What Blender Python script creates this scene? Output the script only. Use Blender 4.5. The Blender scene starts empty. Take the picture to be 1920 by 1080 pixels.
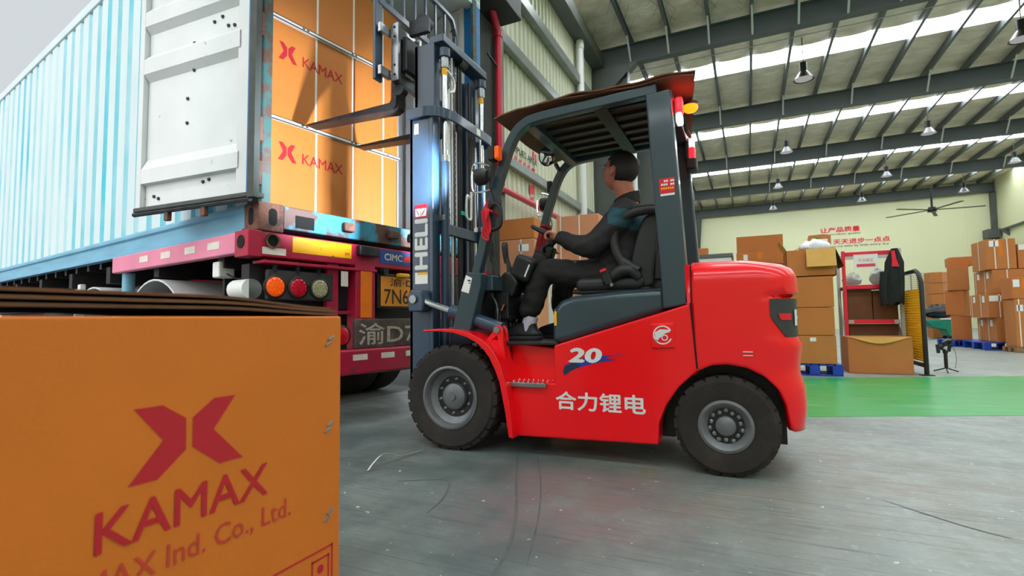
import bpy, bmesh, math, random
from mathutils import Vector, Matrix
random.seed(7)
SC = bpy.context.scene
COL = SC.collection
PI = math.pi

# ---------------------------------------------------------------- camera
FPX, CAMH, PSI, PITCH, ROLL = 950.0, 0.80, math.radians(24.9), math.radians(3.55), 0.013
fw = Vector((-math.sin(PSI)*math.cos(PITCH), math.cos(PSI)*math.cos(PITCH), math.sin(PITCH)))
rt = Vector((math.cos(PSI), math.sin(PSI), 0)); up = rt.cross(fw)
rt2 = rt*math.cos(ROLL) - up*math.sin(ROLL); up2 = up*math.cos(ROLL) + rt*math.sin(ROLL)
cd = bpy.data.cameras.new('camera'); cam = bpy.data.objects.new('camera', cd); COL.objects.link(cam)
cam.matrix_world = Matrix(((rt2.x, up2.x, -fw.x, 0), (rt2.y, up2.y, -fw.y, 0), (rt2.z, up2.z, -fw.z, CAMH), (0, 0, 0, 1)))
cd.sensor_width = 36.0; cd.lens = 36.0*FPX/1920.0; cd.clip_start = 0.02; cd.clip_end = 300
cd.dof.use_dof = True; cd.dof.focus_distance = 3.0; cd.dof.aperture_fstop = 4.0
SC.camera = cam

# ---------------------------------------------------------------- sky, exposure
SKY_STRENGTH = 0.72
SKYLIGHT = 15.5
W = bpy.data.worlds.new('sky'); SC.world = W; W.use_nodes = True
bg = W.node_tree.nodes['Background']; bg.inputs[0].default_value = (0.90, 0.96, 1.0, 1); bg.inputs[1].default_value = SKY_STRENGTH
sn = bpy.data.lights.new('overcast_sun', 'SUN'); sn.energy = 3.2; sn.angle = math.radians(70); sn.color = (1, .98, .95)
so = bpy.data.objects.new('overcast_sun', sn); COL.objects.link(so); so.rotation_euler = Vector((.25, .80, -.55)).to_track_quat('-Z', 'Y').to_euler()
SC.view_settings.view_transform = 'Standard'; SC.view_settings.look = 'None'
SC.view_settings.exposure = 0.0; SC.view_settings.gamma = 1.0; SC.view_settings.use_curve_mapping = False
SC.cycles.use_denoising = True
SC.cycles.max_bounces = 8; SC.cycles.diffuse_bounces = 4; SC.cycles.glossy_bounces = 3
SC.cycles.sample_clamp_indirect = 6.0

# ---------------------------------------------------------------- colour and material helpers
def lin(c): c /= 255.0; return c/12.92 if c <= .04045 else ((c+.055)/1.055)**2.4
def S(r, g, b): return (lin(r), lin(g), lin(b))
MATS = {}
def pbr(name, col, rough=.5, metal=0., var=.0, vs=4., bump=0., bs=60., spec=.5, coat=0., alpha=1., trans=0., emit=None, es=0., col2=None, c2s=3., c2lo=.5, c2hi=.62, stretch=None, bdist=.01):
    m = bpy.data.materials.new(name); m.use_nodes = True; nt = m.node_tree; N = nt.nodes; Lk = nt.links
    b = N['Principled BSDF']; b.inputs['Roughness'].default_value = rough; b.inputs['Metallic'].default_value = metal
    b.inputs['Base Color'].default_value = (*col, 1); b.inputs['Specular IOR Level'].default_value = spec
    b.inputs['Coat Weight'].default_value = coat; b.inputs['Coat Roughness'].default_value = .08
    b.inputs['Alpha'].default_value = alpha; b.inputs['Transmission Weight'].default_value = trans
    if emit: b.inputs['Emission Color'].default_value = (*emit, 1); b.inputs['Emission Strength'].default_value = es
    tc = N.new('ShaderNodeTexCoord'); mp = N.new('ShaderNodeMapping'); Lk.new(tc.outputs['Object'], mp.inputs['Vector'])
    if stretch: mp.inputs['Scale'].default_value = stretch
    cur = None
    if var > 0:
        n = N.new('ShaderNodeTexNoise'); n.inputs['Scale'].default_value = vs; n.inputs['Detail'].default_value = 6; Lk.new(mp.outputs[0], n.inputs['Vector'])
        r = N.new('ShaderNodeMapRange'); r.inputs[1].default_value = .25; r.inputs[2].default_value = .75
        r.inputs[3].default_value = 1-var; r.inputs[4].default_value = 1+var; Lk.new(n.outputs[0], r.inputs[0])
        mx = N.new('ShaderNodeMix'); mx.data_type = 'RGBA'; mx.blend_type = 'MULTIPLY'; mx.inputs[0].default_value = 1
        mx.inputs[6].default_value = (*col, 1); Lk.new(r.outputs[0], mx.inputs[7]); cur = mx.outputs[2]
    if col2:
        n = N.new('ShaderNodeTexNoise'); n.inputs['Scale'].default_value = c2s; n.inputs['Detail'].default_value = 8; n.inputs['Roughness'].default_value = .65; Lk.new(mp.outputs[0], n.inputs['Vector'])
        r = N.new('ShaderNodeMapRange'); r.inputs[1].default_value = c2lo; r.inputs[2].default_value = c2hi; Lk.new(n.outputs[0], r.inputs[0])
        mx = N.new('ShaderNodeMix'); mx.data_type = 'RGBA'; Lk.new(r.outputs[0], mx.inputs[0])
        if cur: Lk.new(cur, mx.inputs[6])
        else: mx.inputs[6].default_value = (*col, 1)
        mx.inputs[7].default_value = (*col2, 1); cur = mx.outputs[2]
    if cur: Lk.new(cur, b.inputs['Base Color'])
    if bump > 0:
        n = N.new('ShaderNodeTexNoise'); n.inputs['Scale'].default_value = bs; n.inputs['Detail'].default_value = 4; Lk.new(mp.outputs[0], n.inputs['Vector'])
        bp = N.new('ShaderNodeBump'); bp.inputs['Strength'].default_value = bump; bp.inputs['Distance'].default_value = bdist
        Lk.new(n.outputs[0], bp.inputs['Height']); Lk.new(bp.outputs[0], b.inputs['Normal'])
    MATS[name] = m
    return m

# ---------------------------------------------------------------- mesh helpers
class MB:
    def __init__(s, off=(0, 0, 0)): s.v = []; s.f = []; s.mi = []; s.off = Vector(off); s.M = None
    def add(s, vs, fs, m=0):
        k = len(s.v)
        for p in vs:
            p = Vector(p)
            if s.M is not None: p = s.M @ p
            s.v.append(p + s.off)
        for f in fs: s.f.append([i+k for i in f]); s.mi.append(m)
        return s
    def box(s, lo, hi, m=0):
        x0, y0, z0 = lo; x1, y1, z1 = hi
        return s.add([(x0,y0,z0),(x1,y0,z0),(x1,y1,z0),(x0,y1,z0),(x0,y0,z1),(x1,y0,z1),(x1,y1,z1),(x0,y1,z1)],
                     [(0,3,2,1),(4,5,6,7),(0,1,5,4),(1,2,6,5),(2,3,7,6),(3,0,4,7)], m)
    def obox(s, c, size, rot, m=0):
        c = Vector(c); h = Vector(size)/2; vs = []
        for z in (-1, 1):
            for x, y in ((-1,-1),(1,-1),(1,1),(-1,1)): vs.append(c + rot @ Vector((x*h.x, y*h.y, z*h.z)))
        return s.add(vs, [(0,3,2,1),(4,5,6,7),(0,1,5,4),(1,2,6,5),(2,3,7,6),(3,0,4,7)], m)
    def bar(s, p0, p1, w, h, upv=(0, 0, 1), m=0):
        p0 = Vector(p0); p1 = Vector(p1); d = (p1-p0).normalized(); u = Vector(upv); r = d.cross(u)
        if r.length < 1e-4: r = d.cross(Vector((1, 0, 0)))
        r.normalize(); u = r.cross(d); vs = []
        for p in (p0, p1):
            for a, b in ((-1,-1),(1,-1),(1,1),(-1,1)): vs.append(p + r*(a*w/2) + u*(b*h/2))
        return s.add(vs, [(0,3,2,1),(4,5,6,7),(0,1,5,4),(1,2,6,5),(2,3,7,6),(3,0,4,7)], m)
    def prism(s, poly, ax, a, b, m=0):
        n = len(poly)
        def P(q, t): return {'x': (t, q[0], q[1]), 'y': (q[0], t, q[1]), 'z': (q[0], q[1], t)}[ax]
        vs = [P(q, a) for q in poly] + [P(q, b) for q in poly]
        fs = [list(range(n))[::-1], list(range(n, 2*n))] + [(i, (i+1) % n, n+(i+1) % n, n+i) for i in range(n)]
        return s.add(vs, fs, m)
    def sweep(s, pts, sec, upv=(0, 0, 1), closed=False, m=0, caps=True):
        pts = [Vector(p) for p in pts]; n = len(pts); k = len(sec); vs = []
        for i, p in enumerate(pts):
            if closed: d = (pts[(i+1) % n]-pts[i-1])
            else: d = pts[min(i+1, n-1)]-pts[max(i-1, 0)]
            d.normalize(); r = d.cross(Vector(upv))
            if r.length < 1e-4: r = d.cross(Vector((0, 1, 0.01)))
            r.normalize(); u = r.cross(d)
            if 0 < i < n-1 or closed:
                a = (pts[i]-pts[i-1]).normalized(); c = max(.5, abs(a.dot(d)))
            else: c = 1
            for q in sec: vs.append(p + r*(q[0]/ (c if len(sec) == 4 else 1)) + u*(q[1]))
        fs = []
        rng = n if closed else n-1
        for i in range(rng):
            j = (i+1) % n
            for q in range(k): fs.append((i*k+q, i*k+(q+1) % k, j*k+(q+1) % k, j*k+q))
        if caps and not closed: fs += [list(range(k))[::-1], [(n-1)*k+q for q in range(k)]]
        return s.add(vs, fs, m)
    def tube(s, pts, r, n=8, closed=False, m=0, caps=True):
        pts = [Vector(p) for p in pts]; N = len(pts); vs = []
        d0 = (pts[1]-pts[0]).normalized(); u = d0.orthogonal().normalized()
        for i, p in enumerate(pts):
            if closed: d = pts[(i+1) % N]-pts[i-1]
            else: d = pts[min(i+1, N-1)]-pts[max(i-1, 0)]
            d.normalize(); u = (u - d*u.dot(d)).normalized(); w = d.cross(u)
            rr = r[i] if isinstance(r, (list, tuple)) else r
            for q in range(n):
                a = 2*PI*q/n; vs.append(p + (u*math.cos(a)+w*math.sin(a))*rr)
        fs = []
        for i in range(N if closed else N-1):
            j = (i+1) % N
            for q in range(n): fs.append((i*n+q, i*n+(q+1) % n, j*n+(q+1) % n, j*n+q))
        if caps and not closed: fs += [list(range(n))[::-1], [(N-1)*n+q for q in range(n)]]
        return s.add(vs, fs, m)
    def cyl(s, p0, p1, r, n=16, r2=None, m=0): return s.tube([p0, p1], [r, r if r2 is None else r2], n, m=m)
    def lathe(s, prof, o, ax, n=24, m=0):
        # prof: (radius, height along ax); closed ends where radius = 0
        o = Vector(o); a = Vector(ax).normalized(); u = a.orthogonal().normalized(); w = a.cross(u); vs = []; k = len(prof)
        for i in range(n):
            t = 2*PI*i/n; e = u*math.cos(t)+w*math.sin(t)
            for r, h in prof: vs.append(o + e*r + a*h)
        fs = []
        for i in range(n):
            j = (i+1) % n
            for q in range(k-1):
                if prof[q][0] < 1e-6 and prof[q+1][0] < 1e-6: continue
                if prof[q][0] < 1e-6: fs.append((i*k, i*k+q+1, j*k+q+1))
                elif prof[q+1][0] < 1e-6: fs.append((i*k+q, i*k+q+1, j*k+q))
                else: fs.append((i*k+q, i*k+q+1, j*k+q+1, j*k+q))
        return s.add(vs, fs, m)
    def grid(s, fn, nu, nv, m=0):
        vs = [fn(i/nu, j/nv) for i in range(nu+1) for j in range(nv+1)]
        fs = [(i*(nv+1)+j, (i+1)*(nv+1)+j, (i+1)*(nv+1)+j+1, i*(nv+1)+j+1) for i in range(nu) for j in range(nv)]
        return s.add(vs, fs, m)
    def text(s, body, o, right, upv, w=None, h=None, bold=0., m=0, normal_off=0., shear=0., depth=0.):
        o = Vector(o); right = Vector(right); upv = Vector(upv)
        vs, fs = glyphs(body, 0.)
        x0 = min(p[0] for p in vs); x1 = max(p[0] for p in vs); y0 = min(p[1] for p in vs); y1 = max(p[1] for p in vs)
        sy = (h/(y1-y0)) if h else w/(x1-x0); sx = (w/(x1-x0)) if w else sy
        nn = right.cross(upv).normalized()
        for q_, (bx_, by_) in enumerate(((0, 0),) if not bold else ((0, 0), (1, 0), (-1, 0), (0, 1), (0, -1))):      # bold: struck over five times
            s.add([o + right*((p[0]-x0+bx_*bold)*sx + shear*(p[1]-y0)*sy) + upv*((p[1]-y0+by_*bold)*sy) + nn*(normal_off+q_*max(.0001, sy*.0022)) for p in vs], fs, m)
        return s
    def build(s, name, mats, parent=None, bevel=0., seg=2, smooth=None, solid=0., sub=0, loc=None, bang=35, kind=None, label=None):
        me = bpy.data.meshes.new(name); me.from_pydata([tuple(p) for p in s.v], [], s.f); me.update()
        if not isinstance(mats, (list, tuple)): mats = [mats]
        for m in mats: me.materials.append(m)
        if len(mats) > 1: me.polygons.foreach_set('material_index', s.mi)
        bm = bmesh.new(); bm.from_mesh(me); bmesh.ops.recalc_face_normals(bm, faces=bm.faces); bm.to_mesh(me); bm.free()
        if smooth is not None:
            me.polygons.foreach_set('use_smooth', [True]*len(me.polygons)); me.set_sharp_from_angle(angle=math.radians(smooth))
        o = bpy.data.objects.new(name, me); COL.objects.link(o)
        if parent: o.parent = parent
        if loc: o.location = loc
        if solid:
            md = o.modifiers.new('solid', 'SOLIDIFY'); md.thickness = abs(solid); md.offset = -1 if solid > 0 else 1
        if bevel:
            md = o.modifiers.new('bevel', 'BEVEL'); md.width = bevel; md.segments = seg; md.limit_method = 'ANGLE'; md.angle_limit = math.radians(bang)
            me.polygons.foreach_set('use_smooth', [True]*len(me.polygons)); me.set_sharp_from_angle(angle=math.radians(30)); md.harden_normals = True
        if sub:
            md = o.modifiers.new('sub', 'SUBSURF'); md.levels = sub; md.render_levels = sub
        if kind: o['kind'] = kind
        if label: o['label'] = label
        return o
TMP = bpy.data.scenes.new('workbench')        # scratch scene: evaluates text and remeshes on their own
def evaluate(o):
    TMP.collection.objects.link(o); vl = TMP.view_layers[0]; vl.update(); dg = vl.depsgraph
    me = bpy.data.meshes.new_from_object(o.evaluated_get(dg)); TMP.collection.objects.unlink(o); return me
_GL = {}
def glyphs(body, bold):
    k = (body, bold)
    if k not in _GL:
        c = bpy.data.curves.new('glyph', 'FONT'); c.body = body; c.offset = bold; c.resolution_u = 3
        o = bpy.data.objects.new('glyph', c); me = evaluate(o)
        _GL[k] = ([tuple(v.co) for v in me.vertices], [list(p.vertices) for p in me.polygons])
        bpy.data.objects.remove(o); bpy.data.curves.remove(c); bpy.data.meshes.remove(me)
    return _GL[k]
def tag(o, label, cat, group=None):
    o['label'] = label; o['category'] = cat
    if group: o['group'] = group
    return o
def thing(name, label, cat, loc=(0, 0, 0), rz=0., group=None):
    o = bpy.data.objects.new(name, None); COL.objects.link(o); o.empty_display_size = .1
    o.location = loc; o.rotation_euler = (0, 0, rz); return tag(o, label, cat, group)
def struct(o): o['kind'] = 'structure'; return o
def inst(src, name, parent, loc=(0, 0, 0), rot=(0, 0, 0)):
    c = bpy.data.objects.new(name, src.data); COL.objects.link(c); c.parent = parent; c.location = loc; c.rotation_euler = rot
    for md in src.modifiers:
        n = c.modifiers.new(md.name, md.type)
        for p in md.bl_rna.properties:
            if not p.is_readonly and p.identifier not in ('name',):
                try: setattr(n, p.identifier, getattr(md, p.identifier))
                except Exception: pass
    return c
def RY(a): return Matrix.Rotation(a, 3, 'Y')
def RX(a): return Matrix.Rotation(a, 3, 'X')
def RZ(a): return Matrix.Rotation(a, 3, 'Z')
def arc(c, r, a0, a1, n): return [(c[0]+r*math.cos(a0+(a1-a0)*i/n), c[1]+r*math.sin(a0+(a1-a0)*i/n)) for i in range(n+1)]
def smooth_path(pts, k=4):
    pts = [Vector(p) for p in pts]; out = []
    for i in range(len(pts)-1):
        p0 = pts[max(i-1, 0)]; p1 = pts[i]; p2 = pts[i+1]; p3 = pts[min(i+2, len(pts)-1)]
        for j in range(k):
            t = j/k
            out.append(.5*((2*p1)+(-p0+p2)*t+(2*p0-5*p1+4*p2-p3)*t*t+(-p0+3*p1-3*p2+p3)*t**3))
    out.append(pts[-1]); return out

# ---------------------------------------------------------------- materials
RED = pbr('forklift_red', (.86, .0015, .008), .3, var=.03, vs=3, coat=.35, spec=.35)
GREY = pbr('forklift_slate', S(44, 62, 72), .32, var=.06, vs=6, coat=.25)
MASTC = pbr('mast_slate', S(40, 62, 84), .35, var=.12, vs=9, coat=.2)
BLACK = pbr('black_plastic', S(20, 20, 22), .5, var=.15, vs=30)
RUBBER = pbr('rubber', S(36, 31, 29), .85, var=.25, vs=7, bump=.25, bs=40, col2=S(58, 48, 42), c2s=5, c2lo=.5, c2hi=.75)
STEEL = pbr('steel', S(150, 152, 156), .3, metal=.9, var=.12, vs=15, bump=.05)
DSTEEL = pbr('dark_steel', S(70, 72, 76), .45, metal=.8, var=.3, vs=12, bump=.15, bs=30)
CHROME = pbr('chrome', S(220, 222, 226), .12, metal=1.)
RIM = pbr('rim_paint', S(108, 110, 114), .45, metal=.35, var=.2, vs=10)
FORKM = pbr('fork_steel', S(58, 56, 58), .5, metal=.6, var=.3, vs=8, bump=.2, bs=20, col2=S(90, 70, 60), c2s=6)
DECAL = pbr('decal_silver', S(214, 216, 216), .45)
WHITE = pbr('white_paper', S(232, 232, 230), .7)
DECRED = pbr('decal_red', S(214, 16, 36), .5)
DECBLUE = pbr('decal_blue', S(16, 50, 150), .5, var=.3, vs=8)
DECNAVY = pbr('decal_navy', S(24, 44, 66), .5)
YELLOW = pbr('decal_yellow', S(240, 176, 20), .5)
GREENT = pbr('green_tape', S(10, 190, 150), .5)
AMBER = pbr('amber_lens', S(240, 90, 10), .25, var=.1, vs=50, emit=S(255, 90, 10), es=.25)
REDLENS = pbr('red_lens', S(200, 12, 40), .25, var=.2, vs=60)
CLEARL = pbr('clear_lens', S(170, 165, 130), .25, var=.3, vs=60)
CARD = pbr('cardboard', S(186, 116, 58), .75, var=.07, vs=5, bump=.08, bs=120)
CARDW = pbr('cardboard_warm', S(200, 106, 12), .7, var=.06, vs=4, bump=.06, bs=120)
CARDD = pbr('cardboard_dark', S(104, 66, 38), .8, var=.15, vs=6, bump=.2, bs=50)
CARDL = pbr('cardboard_light', S(214, 162, 84), .75, var=.06, vs=6)
CARDI = pbr('cardboard_edge', S(96, 62, 38), .9, var=.2, vs=20)
TAPE = pbr('brown_tape', S(214, 118, 20), .3, var=.05, vs=8)
STRAP = pbr('white_strap', S(226, 222, 214), .45)
KRED = pbr('carton_print_red', S(176, 20, 34), .75, var=.06, vs=30)
GLOSSW = pbr('white_plastic', S(225, 226, 224), .35)
WOOD = pbr('pallet_wood', S(150, 112, 80), .8, var=.2, vs=10, stretch=(1, 8, 8))
BLUEP = pbr('blue_plastic', S(16, 60, 170), .45, var=.08, vs=8)

# ================================================================ SETTING
XL, XR, YB, YFR, ZC = -3.5, 12.15, 35.1, -15.3, 7.97
FRAMES = [7.1+5.6*k for k in range(-4, 6)]
def concrete():
    m = bpy.data.materials.new('concrete_floor'); m.use_nodes = True; nt = m.node_tree; N = nt.nodes; Lk = nt.links; b = N['Principled BSDF']
    tc = N.new('ShaderNodeTexCoord')
    def noise(scale, detail=6, rough=.6, vec=None, st=None, rot=0):
        mp = N.new('ShaderNodeMapping'); Lk.new(tc.outputs['Object'], mp.inputs['Vector'])
        if st: mp.inputs['Scale'].default_value = st
        mp.inputs['Rotation'].default_value = (0, 0, rot)
        n = N.new('ShaderNodeTexNoise'); n.inputs['Scale'].default_value = scale; n.inputs['Detail'].default_value = detail; n.inputs['Roughness'].default_value = rough
        Lk.new(mp.outputs[0], n.inputs['Vector']); return n.outputs[0]
    def rng(x, a, c, o0=0., o1=1.):
        r = N.new('ShaderNodeMapRange'); r.inputs[1].default_value = a; r.inputs[2].default_value = c; r.inputs[3].default_value = o0; r.inputs[4].default_value = o1
        Lk.new(x, r.inputs[0]); return r.outputs[0]
    def mix(fac, a, c, mode='MIX'):
        x = N.new('ShaderNodeMix'); x.data_type = 'RGBA'; x.blend_type = mode
        if isinstance(fac, float): x.inputs[0].default_value = fac
        else: Lk.new(fac, x.inputs[0])
        for i, q in ((6, a), (7, c)):
            if isinstance(q, tuple): x.inputs[i].default_value = (*q, 1)
            else: Lk.new(q, x.inputs[i])
        return x.outputs[2]
    def mul(a, c):
        x = N.new('ShaderNodeMath'); x.operation = 'MULTIPLY'; Lk.new(a, x.inputs[0])
        if isinstance(c, float): x.inputs[1].default_value = c
        else: Lk.new(c, x.inputs[1])
        return x.outputs[0]
    def blob(cx, cy, rx, ry, rot=0.):
        mp = N.new('ShaderNodeMapping'); mp.vector_type = 'TEXTURE'; mp.inputs['Location'].default_value = (cx, cy, 0); mp.inputs['Scale'].default_value = (rx, ry, 1); mp.inputs['Rotation'].default_value = (0, 0, rot)
        Lk.new(tc.outputs['Object'], mp.inputs['Vector']); l = N.new('ShaderNodeVectorMath'); l.operation = 'LENGTH'; Lk.new(mp.outputs[0], l.inputs[0]); return rng(l.outputs['Value'], .55, 1.15, 1., 0.)
    c = mix(rng(noise(1.3), .35, .68), S(150, 158, 152), S(118, 126, 124))
    c = mix(rng(noise(7., 8, .7), .42, .66, 0., .6), c, S(112, 116, 112))
    c = mix(rng(noise(19., 6, .7), .55, .68, 0., .45), c, S(176, 182, 178))
    c = mix(mul(blob(-1.9, 1.9, 2.3, 2.0, .4), rng(noise(2.2), .3, .6, .3, .9)), c, S(78, 92, 92))        # worn lane in front of the dock
    c = mix(mul(blob(-.72, 2.15, .62, .5, .6), rng(noise(6.), .40, .60, .1, .7)), c, S(116, 98, 100))        # reddish worn paint patch
    c = mix(mul(blob(.1, 2.9, 1.2, .9, .4), rng(noise(3.), .4, .6, .0, .45)), c, S(134, 122, 104))
    for st, rot, lo in (((1.0, 46, 1), .5, .60), ((.8, 60, 1), -.9, .615), ((1.2, 70, 1), 1.3, .605), ((.7, 50, 1), 2.3, .605)):
        c = mix(rng(noise(1.6, 5, .6, st=st, rot=rot), lo, lo+.06, 0., .6), c, S(64, 64, 66))
    c = mix(rng(noise(26., 3, .5), .705, .73, 0., .8), c, S(206, 208, 204))
    Lk.new(c, b.inputs['Base Color'])
    Lk.new(rng(noise(3.), .3, .7, .36, .58), b.inputs['Roughness'])
    bp = N.new('ShaderNodeBump'); bp.inputs['Strength'].default_value = .12; bp.inputs['Distance'].default_value = .01; Lk.new(noise(60.), bp.inputs['Height']); Lk.new(bp.outputs[0], b.inputs['Normal'])
    return m
CONC = concrete()
MB().box((XL-.1, YFR-.1, -.15), (XR+.1, YB+.1, 0)).build('floor', CONC).__setitem__('kind', 'structure')
YARD = pbr('yard_asphalt', S(120, 122, 122), .9, var=.15, vs=2, bump=.2)
struct(MB().box((-40, -30, -.2), (XL-.1, 45, -.02)).build('floor_yard', YARD))
floor = bpy.data.objects['floor']
# green walkway painted across the floor
GREENP = pbr('green_floor_paint', S(34, 158, 80), .3, var=.14, vs=2.5, col2=S(120, 168, 132), c2s=1.6, c2lo=.52, c2hi=.75, stretch=(1, 3, 1))
gd = Vector((math.cos(.40), math.sin(.40), 0)); gn = Vector((-gd.y, gd.x, 0)); g0 = Vector((.40, 4.66, 0))
q = [g0-gd*2.2, g0+gd*13, g0+gd*13+gn*2.55, g0-gd*2.2+gn*2.55]
m = MB(); m.add([(p.x, p.y, .002) for p in q] + [(p.x, p.y, -.004) for p in q], [(0, 1, 2, 3), (0, 4, 5, 1), (1, 5, 6, 2), (2, 6, 7, 3), (3, 7, 4, 0)])
o = m.build('painted_walkway', GREENP, floor, label='green painted walkway band')
# skid marks left by tyres
SKID = pbr('tyre_rubber_mark', S(86, 90, 90), .7, var=.3, vs=12)
def skid(pts, w):
    m = MB(); P = smooth_path([(x, y, .0015) for x, y in pts], 6); vs = []
    for i, p in enumerate(P):
        d = (P[min(i+1, len(P)-1)]-P[max(i-1, 0)]).normalized(); r = Vector((d.y, -d.x, 0)); ww = w*(.35+.65*math.sin(PI*(i+.5)/len(P)))
        vs += [p-r*ww, p+r*ww]
    m.add(vs, [(2*i, 2*i+1, 2*i+3, 2*i+2) for i in range(len(P)-1)]); m.build('skid_mark', SKID, floor)
skid([(-1.30, 2.85), (-1.08, 2.35), (-.88, 1.9), (-.78, 1.6), (-.74, 1.3)], .008)
skid([(-1.15, 2.8), (-.95, 2.35), (-.80, 1.95), (-.68, 1.55)], .004)
skid([(-1.62, 2.1), (-1.4, 2.2), (-1.28, 2.0), (-1.24, 1.8)], .007)
skid([(.5, 2.7), (.7, 2.5), (.82, 2.42)], .004)

# ---- roof
FOIL = pbr('foil_insulation', S(236, 226, 206), .45, metal=.3, var=.22, vs=2.2, bump=.55, bs=9, stretch=(1, 1.6, 1), bdist=.05, col2=S(214, 184, 160), c2s=.7, c2lo=.55, c2hi=.8)
BEAM = pbr('rafter_paint', S(78, 86, 88), .5, var=.1, vs=1.5)
PURL = pbr('purlin_galv', S(96, 102, 104), .45, metal=.2, var=.12, vs=2)
BRACE = pbr('brace_galv', S(190, 194, 192), .4, metal=.3)
WIRE = pbr('netting_wire', S(150, 150, 148), .4, metal=.8)
def lamp_mat(name, col, s):
    m = bpy.data.materials.new(name); m.use_nodes = True; nt = m.node_tree; nt.nodes.remove(nt.nodes['Principled BSDF'])
    e = nt.nodes.new('ShaderNodeEmission'); e.inputs[0].default_value = (*col, 1); e.inputs[1].default_value = s; nt.links.new(e.outputs[0], nt.nodes['Material Output'].inputs[0]); return m
SKYL = lamp_mat('daylit_skylight', (.90, .97, 1.0), SKYLIGHT)
mids = [f+2.8 for f in FRAMES[:-1]]
m = MB(); edges = [YFR] + [e for c in mids for e in (c-.42, c+.42)] + [YB+.1]
for i in range(0, len(edges), 2):
    y0, y1 = edges[i], edges[i+1]; n = 34
    m.grid(lambda u, v: (XL-.05+(XR-XL+.1)*u, y0+(y1-y0)*v, ZC - .035*abs(math.sin(PI*((XL-.05+(XR-XL+.1)*u)+2.45)/.93))), 68, 2)
ceil = struct(m.build('ceiling', FOIL, smooth=60))
m0 = MB().box((XL, -.42, ZC-.02), (XR, .42, ZC+.03)).build('skylight', SKYL, ceil, loc=(0, mids[0], 0))
for c in mids[1:]: inst(m0, 'skylight', ceil, (0, c, 0))
# rafters (I section)
sec = [(-.11, 7.25), (.11, 7.25), (.11, 7.27), (.012, 7.275), (.012, 7.735), (.11, 7.74), (.11, 7.76), (-.11, 7.76), (-.11, 7.74), (-.012, 7.735), (-.012, 7.275), (-.11, 7.27)]
r0 = MB().prism(sec, 'x', XL+.03, XR-.03).build('rafter', BEAM, ceil, loc=(0, FRAMES[0], 0))
for f in FRAMES[1:]: inst(r0, 'rafter', ceil, (0, f-(.15 if f > 35 else 0), 0))
PX = [-2.45+.93*k for k in range(16)]
p0 = MB().prism([(-.035, 7.765), (.035, 7.765), (.035, 7.785), (-.02, 7.785), (-.02, 7.935), (.035, 7.935), (.035, 7.955), (-.035, 7.955)], 'y', YFR, YB).build('purlin', PURL, ceil, loc=(PX[0], 0, 0))
for x in PX[1:]: inst(p0, 'purlin', ceil, (x, 0, 0))
b0 = MB().bar((0, -.5, 7.78), (0, -.08, 7.26), .045, .006, (0, 1, 0)).build('fly_brace', BRACE, ceil, loc=(PX[0], FRAMES[5], 0))
for f in FRAMES[5:9]:
    for k, x in enumerate(PX):
        if (f == FRAMES[5] and k == 0): continue
        if k % (1 if f == FRAMES[5] else 2) == 0: inst(b0, 'fly_brace', ceil, (x, f, 0))
# diamond wire netting under the foil of the near bay
m = MB()
for i in range(46):
    x0 = -3.3+i*.24
    for sgn in (1, -1):
        a = Vector((x0, 7.5, 7.945)); b = Vector((x0+sgn*2.0, 12.4, 7.945))
        m.bar(a, b, .006, .004)
m.build('wire_netting', WIRE, ceil, kind='stuff')
# sprinkler/cable conduits under the roof
m = MB(); m.tube([(XL+.2, 14.1, 7.72), (3, 14.05, 7.72), (XR, 14.0, 7.72)], .012, 6); m.build('cable_run', BRACE, ceil)

# ---- walls
CREAM = pbr('wall_cladding', S(208, 208, 186), .5, var=.06, vs=.8)
CREAM2 = pbr('back_wall_panel', S(222, 222, 184), .55, var=.03, vs=.4)
COLM = pbr('column_paint', S(84, 88, 84), .5, var=.12, vs=2)
GIRT = pbr('girt_galv', S(130, 136, 132), .4, metal=.25, var=.15, vs=3)
def corr(m, y0, y1, z0, z1, x=XL, pitch=.19, d=.03):
    n = max(1, int(round((y1-y0)/pitch))); p = (y1-y0)/n; pts = []
    for i in range(n):
        a = y0+i*p
        pts += [(x, a), (x, a+.55*p), (x+d, a+.65*p), (x+d, a+.9*p)]
    pts.append((x, y1)); vs = []
    for q in pts: vs += [(q[0], q[1], z0), (q[0], q[1], z1)]
    m.add(vs, [(2*i, 2*i+2, 2*i+3, 2*i+1) for i in range(len(pts)-1)])
    m.box((x-.1, y0, z0), (x-.03, y1, z1))
m = MB(); corr(m, 6.9, YB, 0, 7.95); corr(m, YFR, .3, 0, 7.95); corr(m, .3, 6.9, 5.7, 7.95); m.box((XL-.1, 5.25, 0), (XL-.03, 6.9, 5.7))
wl = struct(m.build('wall_left', CREAM))
for z, w, h in ((3.35, .10, .16), (5.3, .12, .2), (6.35, .14, .22)):
    MB().box((XL+.035, 6.9, z-h/2), (XL+.035+w, YB, z+h/2)).build('girt', GIRT, wl, bevel=.015)
MB().box((XL+.035, 6.9, 7.3), (XL+.35, YB, 7.62)).build('eave_gutter', COLM, wl, bevel=.02)
MB().box((XL+.035, 7.1, .0), (XL+.09, YB, 1.1)).build('dado_wall', pbr('dado', S(190, 196, 190), .6), wl)
hs = [(-.14, 0), (.14, 0), (.14, .016), (.006, .016), (.006, .354), (.14, .354), (.14, .37), (-.14, .37), (-.14, .354), (-.006, .354), (-.006, .016), (-.14, .016)]
m = MB()                                                       # tapered portal column: deeper at the top
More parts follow.
